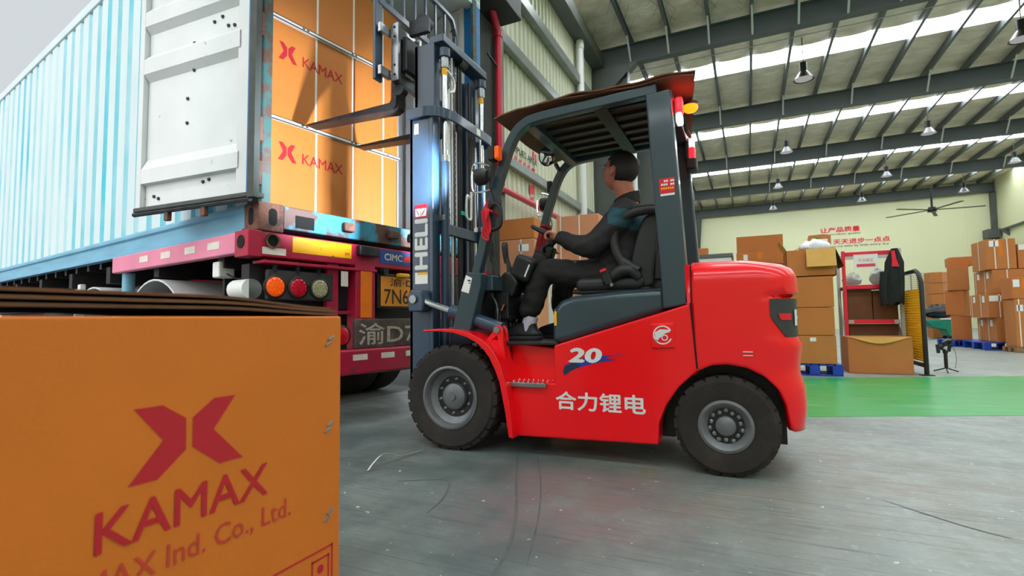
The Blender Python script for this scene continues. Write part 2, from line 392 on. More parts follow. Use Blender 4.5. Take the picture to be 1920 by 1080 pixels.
for ya, yb, fa in ((-.14, .14, 0), (-.14, .14, 1), (-.008, .008, 2)):
    a0, a1 = ((0, .02), (0, .02)) if fa == 0 else (((.36, .38), (.93, .95)) if fa == 1 else ((.02, .36), (.02, .93)))
    m.prism([(XL+.05+a0[0], 0), (XL+.05+a0[1], 0), (XL+.05+a1[1], 7.25), (XL+.05+a1[0], 7.25)], 'y', ya, yb)
c0 = m.build('column', COLM, wl, loc=(0, FRAMES[5], 0))
for f in FRAMES[6:]: inst(c0, 'column', wl, (0, min(f, 34.9), 0))
MB().prism([(XL+.02, 7.25), (XL+1.2, 7.25), (XL+.42, 6.55), (XL+.02, 6.55)], 'y', 12.58, 12.82).build('haunch', COLM, wl)
MB().box((XL-.3, .3, 5.4), (XL+.5, 6.95, 5.95)).build('shutter_box', pbr('shutter_box_dark', S(40, 42, 44), .6), wl, bevel=.02)
MB().box((XL-.12, 5.2, 0), (XL+.05, 6.88, 5.4)).build('dock_shelter', pbr('dock_shelter_grey', S(70, 72, 70), .7, var=.1, vs=2), wl, bevel=.02)
MB().box((XL+.02, 6.86, 0), (XL+.16, 7.0, 5.4)).build('door_jamb', pbr('jamb_grey', S(92, 92, 86), .5), wl, bevel=.01)
# lettering on the left wall
WRED = pbr('wall_sign_red', S(226, 20, 56), .5); WBLK = pbr('wall_sign_black', S(40, 40, 40), .6)
xs = XL+.034
m = MB(); m.text('SUPPLIES AREA', (xs, 7.42, 3.63), (0, 1, 0), (0, 0, 1), w=1.22, h=.11, bold=.02, m=0)
m.build('wall_lettering', WBLK, wl)
m = MB()
for k in range(6):
    m.prism([(7.45+.185*k, 3.56-.004*k), (7.56+.185*k, 3.56), (7.56+.185*k, 3.36-.03*(k % 2)), (7.45+.185*k, 3.40)], 'x', xs-.002, xs+.001)
for k, (h) in enumerate((3.56, 3.5)): m.prism([(8.45+.12*k, h), (8.54+.12*k, h), (8.54+.12*k, 3.28), (8.45+.12*k, 3.26)], 'x', xs-.002, xs+.001)
m.prism([(8.42, 3.76), (8.52, 3.76), (8.52, 3.87), (8.42, 3.88)], 'x', xs-.002, xs+.001)
m.prism([(8.56, 3.70), (8.62, 3.70), (8.62, 3.85), (8.56, 3.86)], 'x', xs-.002, xs+.001)
m.build('red_wall_print', WRED, wl)
m = MB(); m.prism([(8.28, 3.20), (8.50, 3.24), (8.50, 3.08), (8.28, 3.06)], 'x', xs-.002, xs+.001); m.prism([(8.33, 3.0), (8.46, 3.02), (8.44, 2.86), (8.38, 2.82), (8.30, 2.92)], 'x', xs-.002, xs+.001)
m.build('red_wall_print', WRED, wl)
# red fire pipe and white downpipe: things fixed to the wall
PIPE = pbr('red_pipe_paint', S(196, 26, 52), .35, var=.06, vs=4)
t = thing('fire_pipe', 'red painted fire water pipe running down beside the dock opening and along the wall', 'pipe', (XL+.2, 6.72, 0))
pts = [(.18, -.16, 5.95), (.10, -.10, 5.62), (.0, 0, 5.40), (0, 0, 5.1), (0, 0, 2.87)]
MB().tube([(0, -.34, 5.62), (0, -.07, 5.30), (0, 0, 5.18), (0, 0, 4.9), (0, 0, 4.0), (0, 0, 2.70)], .055, 14).build('riser', PIPE, t, smooth=40)
MB().tube([(0, 0, 2.78), (0, 1.7, 2.78), (0, 4.2, 2.78)], .05, 14).build('branch_pipe', PIPE, t, smooth=40)
for z in (5.1, 2.86): MB().cyl((0, 0, z), (0, 0, z+.09), .068, 14).build('coupling', PIPE, t, smooth=40)
MB().bar((0, -.06, 4.62), (0, -.35, 4.68), .03, .02).build('pipe_clamp', DSTEEL, t)
t = thing('downpipe', 'white plastic rainwater downpipe in front of the grey steel column', 'pipe', (XL+.16, 11.15, 0))
MB().cyl((0, 0, 0), (0, 0, 7.55), .085, 16).build('pipe', GLOSSW, t, smooth=40)
for z in (1.9, 4.9, 7.1): MB().cyl((0, 0, z), (0, 0, z+.12), .097, 16).build('socket', GLOSSW, t, smooth=40)
t = thing('downpipe', 'farther white downpipe seen behind the driver\'s head', 'pipe', (XL+.3, 16.6, 0))
MB().cyl((0, 0, 0), (0, 0, 7.55), .085, 12).build('pipe', GLOSSW, t, smooth=40)

wb = struct(MB().box((XL-.1, YB, 0), (XR+.1, YB+.15, 7.95)).build('wall_back', CREAM2))
m = MB(); m.text('让产品质量', (4.12, YB-.004, 5.70), (1, 0, 0), (0, 0, 1), w=1.98, h=.30, bold=.03)
m.text('天天进步一点点', (4.75, YB-.004, 4.98), (1, 0, 0), (0, 0, 1), w=2.75, h=.30, bold=.03)
m.build('wall_lettering', WRED, wb, label='red Chinese slogan lettering')
m = MB(); m.text('Let product quality', (4.2, YB-.004, 5.50), (1, 0, 0), (0, 0, 1), w=1.95, h=.15, bold=.01)
m.text('improve little by little every day', (4.45, YB-.004, 4.77), (1, 0, 0), (0, 0, 1), w=3.0, h=.15, bold=.01)
m.build('wall_lettering', WBLK, wb)
for k in range(1, 13): MB().box((XL+1.2*k, YB-.006, 0), (XL+1.2*k+.02, YB+.002, 7.2)).build('panel_seam', CREAM2, wb)
MB().box((XR-.22, YB-.25, 0), (XR-.02, YB-.02, 7.2)).build('column', COLM, wb)
wr = struct(MB().box((XR, YFR-.1, 0), (XR+.15, YB+.1, 7.95)).build('wall_right', CREAM2))
MB().box((XR-.12, 8, 5.05), (XR-.02, YB-.3, 5.15)).build('cable_tray', COLM, wr)
for y in (33.6, 31.2, 28.5): MB().prism([(XR-.02, 5.05), (XR-.4, 5.05), (XR-.02, 4.7)], 'y', y, y+.05).build('tray_bracket', COLM, wr)
MB().box((XR-.6, YB-.7, 4.75), (XR-.05, YB-.05, 5.2)).build('bracket_box', COLM, wr)
struct(MB().box((XL-.1, YFR-.15, 0), (XR+.1, YFR, 7.95)).build('wall_front', CREAM2))
bpy.data.objects['ceiling']

# ---- pendant lamps and the ceiling fan
LAMPB = pbr('lamp_body', S(60, 62, 64), .4, metal=.4); LAMPS = pbr('lamp_shade', S(66, 68, 68), .35, metal=.5)
LAMPG = lamp_mat('lamp_glow', (1, .98, .94), .35)
def lamp_meshes(t):
    a = MB().cyl((0, 0, .42), (0, 0, 1.12), .012, 6).build('rod', LAMPB, t)
    b = MB().cyl((0, 0, .2), (0, 0, .44), .09, 14).build('ballast', LAMPB, t, smooth=40)
    c = MB().lathe([(.09, .21), (.13, .16), (.20, .05), (.24, 0), (.235, 0), (.19, .05), (.12, .15), (.0, .17)], (0, 0, 0), (0, 0, 1), 20).build('shade', LAMPS, t, smooth=50)
    d = MB().lathe([(0, .0), (.2, .012), (.2, .02), (0, .03)], (0, 0, 0), (0, 0, 1), 20).build('diffuser', LAMPG, t)
    return a, b, c, d
rowname = ['over the near bay', 'two bays in', 'three bays in', 'nearest the back wall']; colname = ['left', 'middle', 'right']
lm = None
for j, y in enumerate((14.6, 21.0, 26.7, 32.0)):
    for i, x in enumerate((1.52, 5.72, 9.95)):
        t = thing('pendant_lamp', 'grey bell pendant lamp %s, in the %s row along the roof' % (rowname[j], colname[i]), 'lamp', (x, y, 6.82), 0, 'pendant lamps under the roof')
        if lm is None: lm = lamp_meshes(t)
        else:
            for s_ in lm: inst(s_, s_.name.split('.')[0], t)
t = thing('ceiling_fan', 'large dark ceiling fan with long thin blades hanging before the back wall', 'fan', (8.8, 32.55, 6.15))
MB().cyl((0, 0, .1), (0, 0, 1.1), .05, 10).build('down_rod', BLACK, t)
MB().cyl((0, 0, -.1), (0, 0, .14), .2, 16, .16).build('hub', BLACK, t, smooth=40)
for k in range(5):
    a = 2*PI*k/5 - .02
    MB().bar((math.cos(a)*.15, math.sin(a)*.15, 0), (math.cos(a)*2.1, math.sin(a)*2.1, -.02), .16, .025).build('blade', BLACK, t)

# ================================================================ CONTAINER ON ITS TRAILER (truck frame: x = out of the rear, y = across, z = up)
TL, TRZ = (-2.943, 2.327), math.atan2(-.165, .986)
CPALE = pbr('container_overexposed_paint', S(206, 222, 226), .5, var=.05, vs=2)  # pale tone stands for daylight overexposing the cyan paint
CCYAN = pbr('container_cyan_paint', S(20, 186, 210), .45, var=.1, vs=3, col2=S(190, 220, 226), c2s=.55, c2lo=.40, c2hi=.62, stretch=(1, 1, .35))  # pale noise patches imitate bright daylight washing out the cyan
CRAIL = pbr('container_rail_paint', S(110, 168, 196), .45, var=.15, vs=2.5, stretch=(1, 6, 6))
CTEAL = pbr('container_rear_teal', S(52, 92, 90), .6, var=.2, vs=6, col2=S(86, 58, 48), c2s=7, c2lo=.46, c2hi=.56, bump=.15, bs=30)
CRUST = pbr('container_rust', S(120, 78, 62), .75, var=.25, vs=9, col2=S(74, 48, 42), c2s=10, c2lo=.45, c2hi=.6, bump=.3, bs=40)
CSILL = pbr('container_sill', S(44, 124, 148), .6, var=.2, vs=5, col2=S(90, 60, 52), c2s=4.5, c2lo=.47, c2hi=.55, bump=.2, bs=30)
CBLUE = pbr('container_blue', S(10, 104, 170), .5, var=.15, vs=4)
CIN = pbr('container_inner_white', S(214, 218, 220), .5, var=.06, vs=3, col2=S(150, 130, 110), c2s=9, c2lo=.66, c2hi=.72)
GASK = pbr('door_gasket', S(70, 74, 72), .7, var=.2, vs=10)
HOLE = pbr('dark_void', S(8, 8, 9), .9)
CT = thing('shipping_container', 'open shipping container with cyan corrugated side and white doors, loaded with cartons', 'container', (*TL, 1.42), TRZ)
Z0 = (0, 0, -1.42)
Lc = 12.19
# near side panel, corrugated
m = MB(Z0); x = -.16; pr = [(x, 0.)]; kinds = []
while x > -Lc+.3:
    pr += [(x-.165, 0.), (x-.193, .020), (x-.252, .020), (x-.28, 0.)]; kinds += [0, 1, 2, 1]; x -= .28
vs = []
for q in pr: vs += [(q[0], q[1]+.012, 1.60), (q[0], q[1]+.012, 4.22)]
for i, k in enumerate(kinds): m.add([vs[2*i], vs[2*i+2], vs[2*i+3], vs[2*i+1]], [(0, 1, 2, 3)], 0 if k == 0 else 1)  # flats pale, slopes and recesses cyan: daylight contrast painted per face
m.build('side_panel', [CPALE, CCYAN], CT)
MB(Z0).box((-Lc, .055, 1.6), (-.1, .07, 4.25)).build('side_lining', CIN, CT)
m = MB(Z0); m.prism([(0.0, 1.42), (.05, 1.42), (.05, 1.63), (.02, 1.63), (-.008, 1.60), (-.008, 1.575), (.012, 1.56), (.012, 1.45), (-.02, 1.44), (-.02, 1.42)], 'x', -Lc, -.17); m.build('bottom_rail', CRAIL, CT)
MB(Z0).box((-Lc, -.004, 4.20), (-.1, .07, 4.31)).build('top_rail', CPALE, CT, bevel=.01)
MB(Z0).box((-Lc, .0, 4.27), (0, 2.44, 4.30)).build('roof', CPALE, CT)
MB(Z0).box((-Lc, .05, 1.52), (-.08, 2.39, 1.58)).build('floor_boards', pbr('container_plywood', S(110, 84, 60), .8, var=.2, vs=6), CT)
m = MB(Z0); x = -.1
while x > -3.0:
    m.box((x-.13, 2.36, 1.58), (x, 2.40, 4.25)); m.box((x-.28, 2.385, 1.58), (x-.13, 2.40, 4.25)); x -= .28
m.box((-Lc, 2.40, 1.42), (-.05, 2.44, 4.3)); m.build('far_side_panel', CIN, CT)
MB(Z0).box((-Lc, 0, 1.42), (-Lc+.1, 2.44, 4.3)).build('front_wall', CPALE, CT)
for k in range(18): MB(Z0).box((-.9-k*.36, .05, 1.36), (-.84-k*.36, 2.39, 1.50)).build('cross_member', BLACK, CT)
# rear frame
MB(Z0).prism([(-.02, .0), (.0, .02), (.0, .085), (-.15, .085), (-.15, .0)], 'z', 1.6, 4.25).build('corner_post', CTEAL, CT, bevel=.008)
MB(Z0).box((-.16, 2.35, 1.6), (0, 2.44, 4.25)).build('corner_post', CBLUE, CT, bevel=.01)
MB(Z0).box((-.02, 2.30, 1.6), (.012, 2.36, 4.25)).build('post_gasket', CTEAL, CT)
MB(Z0).box((-.12, .0, 4.2), (0, 2.44, 4.31)).build('header', CPALE, CT)
MB(Z0).box((-.14, .18, 1.45), (0, 2.26, 1.615)).build('rear_sill', CSILL, CT, bevel=.01)
MB(Z0).prism([(.27, 1.47), (.42, 1.47), (.42, 1.56), (.27, 1.56)], 'x', -.05, .003).build('forklift_pocket', HOLE, CT)
for y in (.66, 1.12, 1.36): MB(Z0).box((0, y, 1.50), (.045, y+.10, 1.57)).build('lock_keeper', CRUST, CT, bevel=.012)
for y in (.0, 2.26):
    c = MB(Z0).box((-.178, y-.004, 1.42), (.004, y+.182, 1.618)).build('corner_casting', CRUST, CT, bevel=.012)
    m = MB(Z0)
    def slot(cx, cz, w, h, fn):
        P_ = arc((cx, cz+h/2-w/2), w/2, 0, PI, 8) + arc((cx, cz-h/2+w/2), w/2, PI, 2*PI, 8); return [fn(a, b) for a, b in P_]
    p = slot(y+.10, 1.52, .062, .12, lambda a, b: (a, b)); m.prism(p, 'x', -.05, .0055)
    if y == 0: p = slot(-.085, 1.52, .062, .12, lambda a, b: (a, b)); m.prism(p, 'y', y-.0055, y+.05)
    m.build('casting_hole', HOLE, c)
# hinge blades on the near post
for z in (1.72, 2.02, 2.75, 3.5): MB(Z0).cyl((.012, -.01, z), (.012, -.01, z+.16), .022, 10).build('hinge_pin', CRUST, CT, smooth=40)

# near door, swung right round beside the side wall
a = math.radians(12); D = bpy.data.objects.new('door', None)
dx = Vector((-math.cos(a), -math.sin(a), 0)); dn = Vector((math.sin(a), -math.cos(a), 0))     # along the leaf, inner face normal (towards the yard side / camera)
DM = Matrix(((dx.x, dn.x, 0, .0), (dx.y, dn.y, 0, -.02), (0, 0, 1, -1.42), (0, 0, 0, 1)))      # leaf frame: u along, v out of inner face, z
def leaf(): q = MB(); q.M = DM; return q
zb, zt, wd = 1.66, 4.2, 1.16
prof = [(zb+.02, .0), (zb+.16, .0), (zb+.165, .035), (zb+.20, .035), (zb+.30, .0), (zb+.32, -.0)]
def rib(zc, h): return [(zc-h/2-.05, 0), (zc-h/2, .045), (zc+h/2, .045), (zc+h/2+.05, 0)]
prof = [(zb, 0), (zb+.17, 0), (zb+.175, .04), (zb+.20, .04), (zb+.28, .04), (zb+.36, .0)] + [(2.62, 0), (2.67, .04), (2.78, .04), (2.83, 0), (2.99, 0), (3.04, .04), (3.15, .04), (3.20, 0), (3.36, 0), (3.41, .04), (3.52, .04), (3.57, 0), (zt, 0)]
m = leaf(); vs = []
for z, v in prof: vs += [(.10, .022+v, z), (wd-.06, .022+v, z)]
m.add(vs, [(2*i, 2*i+1, 2*i+3, 2*i+2) for i in range(len(prof)-1)])
m.box((.02, -.02, zb), (wd, .018, zt))
door = m.build('door', CIN, CT)
q = leaf(); q.box((.02, .0, zb-.01), (.125, .055, zt)); q.build('door_stile', CIN, door, bevel=.006)
q = leaf(); q.box((wd-.055, .0, zb-.01), (wd+.0, .06, zt)); q.build('door_stile', CIN, door, bevel=.006)
q = leaf(); q.box((-.01, .0, zb-.02), (.02, .06, zt)); q.build('door_edge', CBLUE, door)
q = leaf(); q.box((-.065, .03, zb-.04), (-.008, .075, zt)); q.build('door_gasket', GASK, door)
q = leaf(); q.box((-.06, -.02, zb-.035), (wd+.01, .07, zb)); q.build('bottom_gasket', GASK, door, bevel=.01)
q = leaf(); q.tube([(.0, .045, zb-.045), (wd+.03, .045, zb-.045)], .018, 8); q.build('locking_bar', DSTEEL, door, smooth=40)
for u_ in (.42, .80): q = leaf(); q.box((u_, .02, zb-.12), (u_+.045, .055, zb-.03)); q.build('bar_bracket', CRUST, door, bevel=.008)
q = leaf()
for u_, z in ((.13, 3.26), (.40, 2.93), (.32, 2.95), (.20, 2.86), (.26, 2.87), (.60, 2.82), (.80, 2.80), (.88, 2.78), (.60, 2.62), (.66, 2.42), (.66, 2.24), (.42, 1.80), (.48, 1.79), (.95, 1.72), (1.0, 1.74)):
    v = .024
    q.lathe([(0, .012), (.009, .01), (.014, 0), (0, 0)], (u_, v+(.04 if 2.67 < z < 2.78 or 3.04 < z < 3.15 else 0), z), (0, 1, 0), 8)
q.build('bolt_heads', pbr('bolt_dark', S(60, 72, 84), .5, metal=.5), door, label='scattered dark bolt heads', kind='stuff')

# ---------------------------------------------------------------- cartons in the container
def xlogo(m, fn, mi=0):
    for P_ in ([(.452, .674), (.493, .674), (.530, .648), (.531, .598), (.488, .562), (.447, .563), (.495, .620)], [(.541, .647), (.576, .673), (.616, .673), (.577, .621), (.633, .561), (.589, .561), (.541, .600)]):
        m.add([fn((p[0]-.447)/.186, (p[1]-.561)/.113) for p in P_], [list(range(len(P_)))], mi)
CARDS = pbr('cardboard_shipping', S(196, 116, 42), .65, var=.05, vs=4, bump=.06, bs=100)
rows = [(1.58, 2.418, 'bottom row'), (2.454, 3.258, 'middle row'), (3.294, 3.93, 'top row')]
colsy = [(.26, 1.165, 'left'), (1.172, 1.70, 'right')]
for ri, (z0, z1, rn) in enumerate(rows):
    for ci, (y0, y1, cn) in enumerate(colsy):
        x1 = -.50 - (.012 if (ri+ci) % 2 else 0)
        t = thing('shipping_carton', 'strapped carton in the container, %s, %s%s' % (rn, cn, ', with red X and KAMAX' if ci == 0 and ri < 2 else ''), 'carton', (*TL, 0), TRZ, 'cartons loaded in the container')
        t.location = Vector((*TL, z0)) ; o_ = (0, 0, -z0)
        b = MB(o_).box((x1-.62, y0, z0), (x1, y1, z1)).build('carton_body', CARDS, t, bevel=.006)
        m = MB(o_)
        for yy in ((y0+.51,) if ci == 0 else (y0+.34,)) + ((y1-.012,) if ci == 0 else ()): m.box((x1, yy-.009, z0+.002), (x1+.003, yy+.009, z1-.002))
        m.build('packing_strap', STRAP, t)
        if ci == 0 and ri < 2:
            zc = z0+.60 if ri == 0 else z0+.565
            m = MB(o_); xlogo(m, lambda u, v: (x1+.002, .425+u*.165, zc-.075+v*.15)); m.build('x_logo', KRED, t)
            m = MB(o_); m.text('KAMAX', (x1+.002, .64, zc-.06), (0, 1, 0), (0, 0, 1), w=.40, h=.085, bold=.012); m.build('brand_lettering', KRED, t)
for z in (2.419, 3.259):
    t = thing('spacer_strip', 'white spacer board with dark edges lying between carton rows in the container, %s one' % ('lower' if z < 3 else 'upper'), 'board', (*TL, z), TRZ, 'spacer boards between the carton rows')
    MB().box((-.9, .24, .001), (-.485, 1.72, .034)).build('board', WHITE, t)
    m = MB()
    m.box((-.486, .24, .0005), (-.482, 1.72, .008)); m.box((-.486, .24, .028), (-.483, 1.72, .0335))
    m.build('dark_edge', BLACK, t)
    m = MB()
    for y in (.62, .66, 1.12, 1.16, 1.55): m.box((-.486, y, .013), (-.483, y+.022, .024))
    m.build('print_marks', BLACK, t)

# ---------------------------------------------------------------- trailer
TRED = pbr('trailer_red', S(176, 16, 58), .5, var=.14, vs=4, col2=S(120, 40, 50), c2s=6, c2lo=.56, c2hi=.68)
TPINK = pbr('trailer_overexposed_red', S(222, 130, 158), .5, var=.12, vs=3)  # trailer red washed to pink, daylight overexposure put into the colour
TDARK = pbr('trailer_dark', S(26, 24, 26), .7, var=.2, vs=5)
MUD = pbr('mudguard_grey', S(206, 208, 210), .45, var=.06, vs=3)
REFY = pbr('reflector_yellow', S(250, 178, 10), .35, var=.05, vs=10, col2=S(120, 60, 20), c2s=16, c2lo=.66, c2hi=.7)
REFO = pbr('reflector_orange', S(240, 120, 10), .4, var=.12, vs=9)
REFW = pbr('reflector_white', S(220, 210, 200), .45, var=.15, vs=12)
PLATEO = pbr('plate_orange', S(236, 140, 16), .45, var=.05, vs=10)
RUSTB = pbr('rear_board_dirty', S(78, 62, 58), .75, var=.25, vs=6, col2=S(110, 92, 84), c2s=9, c2lo=.5, c2hi=.7)
CHALK = pbr('stencil_chalk', S(176, 164, 148), .8, var=.25, vs=40)
PBLK = pbr('plate_black', S(24, 22, 20), .6)
T = thing('semi_trailer', 'red flatbed semi-trailer under the container with lamps, number plate and dual wheels', 'trailer', (*TL, 0), TRZ)
MB().box((-.15, .02, 1.245), (0, 2.48, 1.415)).build('rear_beam', TRED, T, bevel=.008)
e = MB().box((-.17, -.068, 1.24), (.004, .03, 1.418)).build('beam_end', TRED, T, bevel=.006)
m = MB(); m.cyl((-.085, -.072, 1.34), (-.085, .0, 1.34), .045, 20); m.cyl((-.05, .098, 1.355), (.002, .098, 1.355), .04, 20); m.build('beam_hole', HOLE, e)
m = MB(); m.lathe([(.04, 0), (.052, 0), (.052, .02), (.04, .02), (.04, 0)], (0, .098, 1.355), (1, 0, 0), 20); m.build('hole_collar', CRUST, e, smooth=40)
MB().box((-2.42, -.045, 1.272), (-.17, .02, 1.42)).build('side_beam', TPINK, T, bevel=.012)
for x in (-.42, -.78, -1.2, -1.62): MB().box((x-.17, -.0475, 1.325), (x, -.045, 1.378)).build('side_reflector', REFW, T)
for y in (.72, 1.56): MB().box((-10.5, y, .92), (-.15, y+.16, 1.27)).build('chassis_rail', TRED, T)
for k in range(9): MB().box((-.6-k*1.1, .03, 1.20), (-.5-k*1.1, 2.41, 1.36)).build('cross_bearer', TDARK, T)
MB().box((-9.8, .35, 1.0), (-2.5, 2.1, 1.2)).build('deck_underframe', TDARK, T)
MB().prism([(.25, 1.293), (.752, 1.293), (.752, 1.405), (.25, 1.405)], 'x', 0, .004).build('yellow_reflector', REFY, T)
m = MB(); m.text('3M', (.0046, .69, 1.315), (0, 1, 0), (0, 0, 1), w=.04, h=.022, bold=.03); m.build('reflector_mark', DECRED, T)
MB().box((0, .03, 1.262), (.004, .20, 1.31)).build('white_patch', REFW, T)
MB().box((0, .80, 1.325), (.05, 1.0, 1.405)).build('buffer_block', DSTEEL, T, bevel=.01)
p = MB().box((0, 1.04, 1.285), (.004, 1.62, 1.40)).build('maker_plate', pbr('maker_blue', S(30, 70, 150), .5, var=.2, vs=10, col2=S(130, 90, 90), c2s=10, c2lo=.6, c2hi=.68), T)
m = MB(); m.text('CIMC', (.0046, 1.09, 1.315), (0, 1, 0), (0, 0, 1), w=.20, h=.055, bold=.02); m.build('maker_lettering', REFW, p)
m = MB(); m.prism([(1.30, 1.31), (1.40, 1.32), (1.44, 1.36), (1.36, 1.375), (1.31, 1.35)], 'x', .0042, .005); m.build('maker_emblem', DECRED, p)
for y in (.08, 1.42): MB().box((-.62, y, .30), (-.59, y+.9, 1.22)).build('mudflap', TDARK, T)
MB().box((-.66, .95, .50), (-.63, 1.5, 1.24)).build('rear_bulkhead', TDARK, T)
# lower under-beam flange
MB().box((-.12, .03, 1.20), (.02, 1.0, 1.222)).build('lamp_bracket', TRED, T, bevel=.005)
for y in (.13, .30, .47):
    m = MB(); m.tube([(-.01+.014*math.cos(i*1.2), y+.014*math.sin(i*1.2), 1.15+i*.0022) for i in range(36)], .004, 5); m.build('spring_mount', DSTEEL, T)
lp = MB().box((-.05, .075, .955), (-.01, .60, 1.165)).build('lamp_panel', pbr('lamp_panel_black', S(50, 48, 50), .6, var=.2, vs=10), T, bevel=.015)
for y, mt, rm in ((.128, AMBER, 'amber lamp'), (.302, REDLENS, 'red lamp'), (.476, CLEARL, 'clear reversing lamp')):
    b = MB().lathe([(0, 0), (.082, 0), (.082, .012), (.07, .018), (.068, .006), (0, .006)], (-.012, y, 1.045), (1, 0, 0), 24).build('tail_lamp', BLACK, lp, smooth=40, label=rm)
    m = MB(); m.lathe([(0, .022), (.035, .021), (.06, .016), (.068, .008), (.068, 0), (0, 0)], (-.008, y, 1.045), (1, 0, 0), 24)
    for k in range(19):
        r_ = 0 if k == 0 else (.026 if k < 7 else .050); aa = k*1.047 if k < 7 else k*.5236
        m.lathe([(0, .005), (.006, .004), (.008, 0)], (.012, y+r_*math.cos(aa), 1.045+r_*math.sin(aa)), (1, 0, 0), 6)
    m.build('lens', mt, lp, smooth=40)
MB().cyl((-.3, .02, 1.03), (-.1, .02, 1.03), .07, 16).build('air_bottle', GLOSSW, T, smooth=40)
MB().box((.0, .655, 1.07), (.01, .72, 1.19)).build('clear_reflector', REFW, T, bevel=.006)
MB().box((-.10, .79, .58), (.012, .985, 1.25)).build('rear_post', TRED, T, bevel=.008)
MB().box((.012, .835, .83), (.018, .945, 1.205)).build('amber_reflector', REFO, T)
MB().box((-.2, .0, .9), (-.1, .8, 1.2)).build('lamp_recess', TDARK, T)
MB().box((-.06, .4, .86), (-.03, .80, .885)).build('lamp_strut', TRED, T)
fr = MB().box((-.03, 1.02, .905), (.0, 1.56, 1.20)).build('plate_frame', BLACK, T, bevel=.01)
MB().box((.0, 1.05, .925), (.006, 1.50, 1.175)).build('number_plate', PLATEO, fr, bevel=.004)
m = MB(); m.text('渝·D', (.0065, 1.15, 1.095), (0, 1, 0), (0, 0, 1), w=.27, h=.07, bold=.01); m.text('7N62', (.0065, 1.085, .945), (0, 1, 0), (0, 0, 1), w=.36, h=.125, bold=.005)
m.build('plate_characters', PBLK, fr)
MB().box((.0, 1.22, 1.175), (.05, 1.34, 1.21)).build('plate_lamp', REFY, fr, bevel=.01)
MB().cyl((.0, 1.07, 1.215), (.05, 1.07, 1.215), .03, 12).build('plate_lamp', BLACK, fr, smooth=40)
bd = MB().box((-.0, .765, .585), (.04, 2.0, .82)).build('rear_board', RUSTB, T, bevel=.008)
m = MB(); m.text('渝D7N62', (.0415, .80, .615), (0, 1, 0), (0, 0, 1), w=1.1, h=.17, bold=.012); m.build('stencil_characters', CHALK, bd)
bp_ = MB().box((-.04, .1, .39), (.07, 2.34, .585)).build('bumper', TRED, T, bevel=.02)
for y in (.30, .72, 1.0, 1.27, 1.6): MB().box((.07, y, .50), (.0715, y+.14, .545)).build('bumper_reflector', REFW, bp_)
b = MB().lathe([(0, 0), (.085, 0), (.085, .02), (.07, .03), (0, .03)], (-.01, .66, .69), (1, 0, 0), 24).build('round_lamp', BLACK, T, smooth=40)
MB().lathe([(0, .012), (.05, .01), (.066, .002), (.066, 0), (0, 0)], (.02, .66, .69), (1, 0, 0), 24).build('lens', REDLENS, b, smooth=40)
for y in (.55, 1.75): MB().box((-.06, y, .5), (-.02, y+.1, 1.24)).build('bumper_hanger', TRED, T)
j = MB().box((-.62, .0, 1.13), (-.52, .12, 1.25)).build('junction_box', GLOSSW, T, bevel=.015)
MB().tube(smooth_path([(-.52, .06, 1.16), (-.4, .1, 1.12), (-.25, .12, 1.2), (-.12, .15, 1.3)], 5), .006, 6).build('cable', DSTEEL, j, smooth=60)
for s_ in (1.62, 3.05, 4.48):
    pr_ = arc((-s_, .52), .66, .12, PI-.12, 20)
    pin = arc((-s_, .52), .645, PI-.12, .12, 20)
    if s_ < 4: MB().prism(pr_+pin, 'y', .0, .66).build('mudguard', MUD, T, smooth=30)
    for y in (.02, .36, 1.78, 2.12):
        w = MB().lathe([(.30, 0), (.48, .0), (.515, .03), (.52, .06), (.52, .24), (.515, .27), (.48, .30), (.30, .30), (.26, .15), (.30, 0)], (-s_, y, .5), (0, 1, 0), 40).build('tyre', RUBBER, T, smooth=40)
        MB().lathe([(.30, .02), (.30, .28), (.24, .26), (.22, .16), (.08, .14), (0, .14), (0, .1), (.24, .1), (.30, .02)], (-s_, y, .5), (0, 1, 0), 24).build('wheel_rim', DSTEEL, w, smooth=40)
MB().box((-2.9, -.02, 1.00), (-2.32, .0, 1.05)).build('lamp_arm', DSTEEL, T)
MB().cyl((-2.3, .05, 1.0), (-2.3, .05, 1.27), .05, 12).build('support_leg', CRAIL, T, smooth=40)
MB().box((-3.4, -.03, 1.10), (-3.32, .02, 1.22)).build('marker_lamp', GLOSSW, T, bevel=.01)
MB().bar((-3.45, -.02, 1.16), (-3.36, -.02, 1.02), .03, .05).build('marker_lens', YELLOW, T)

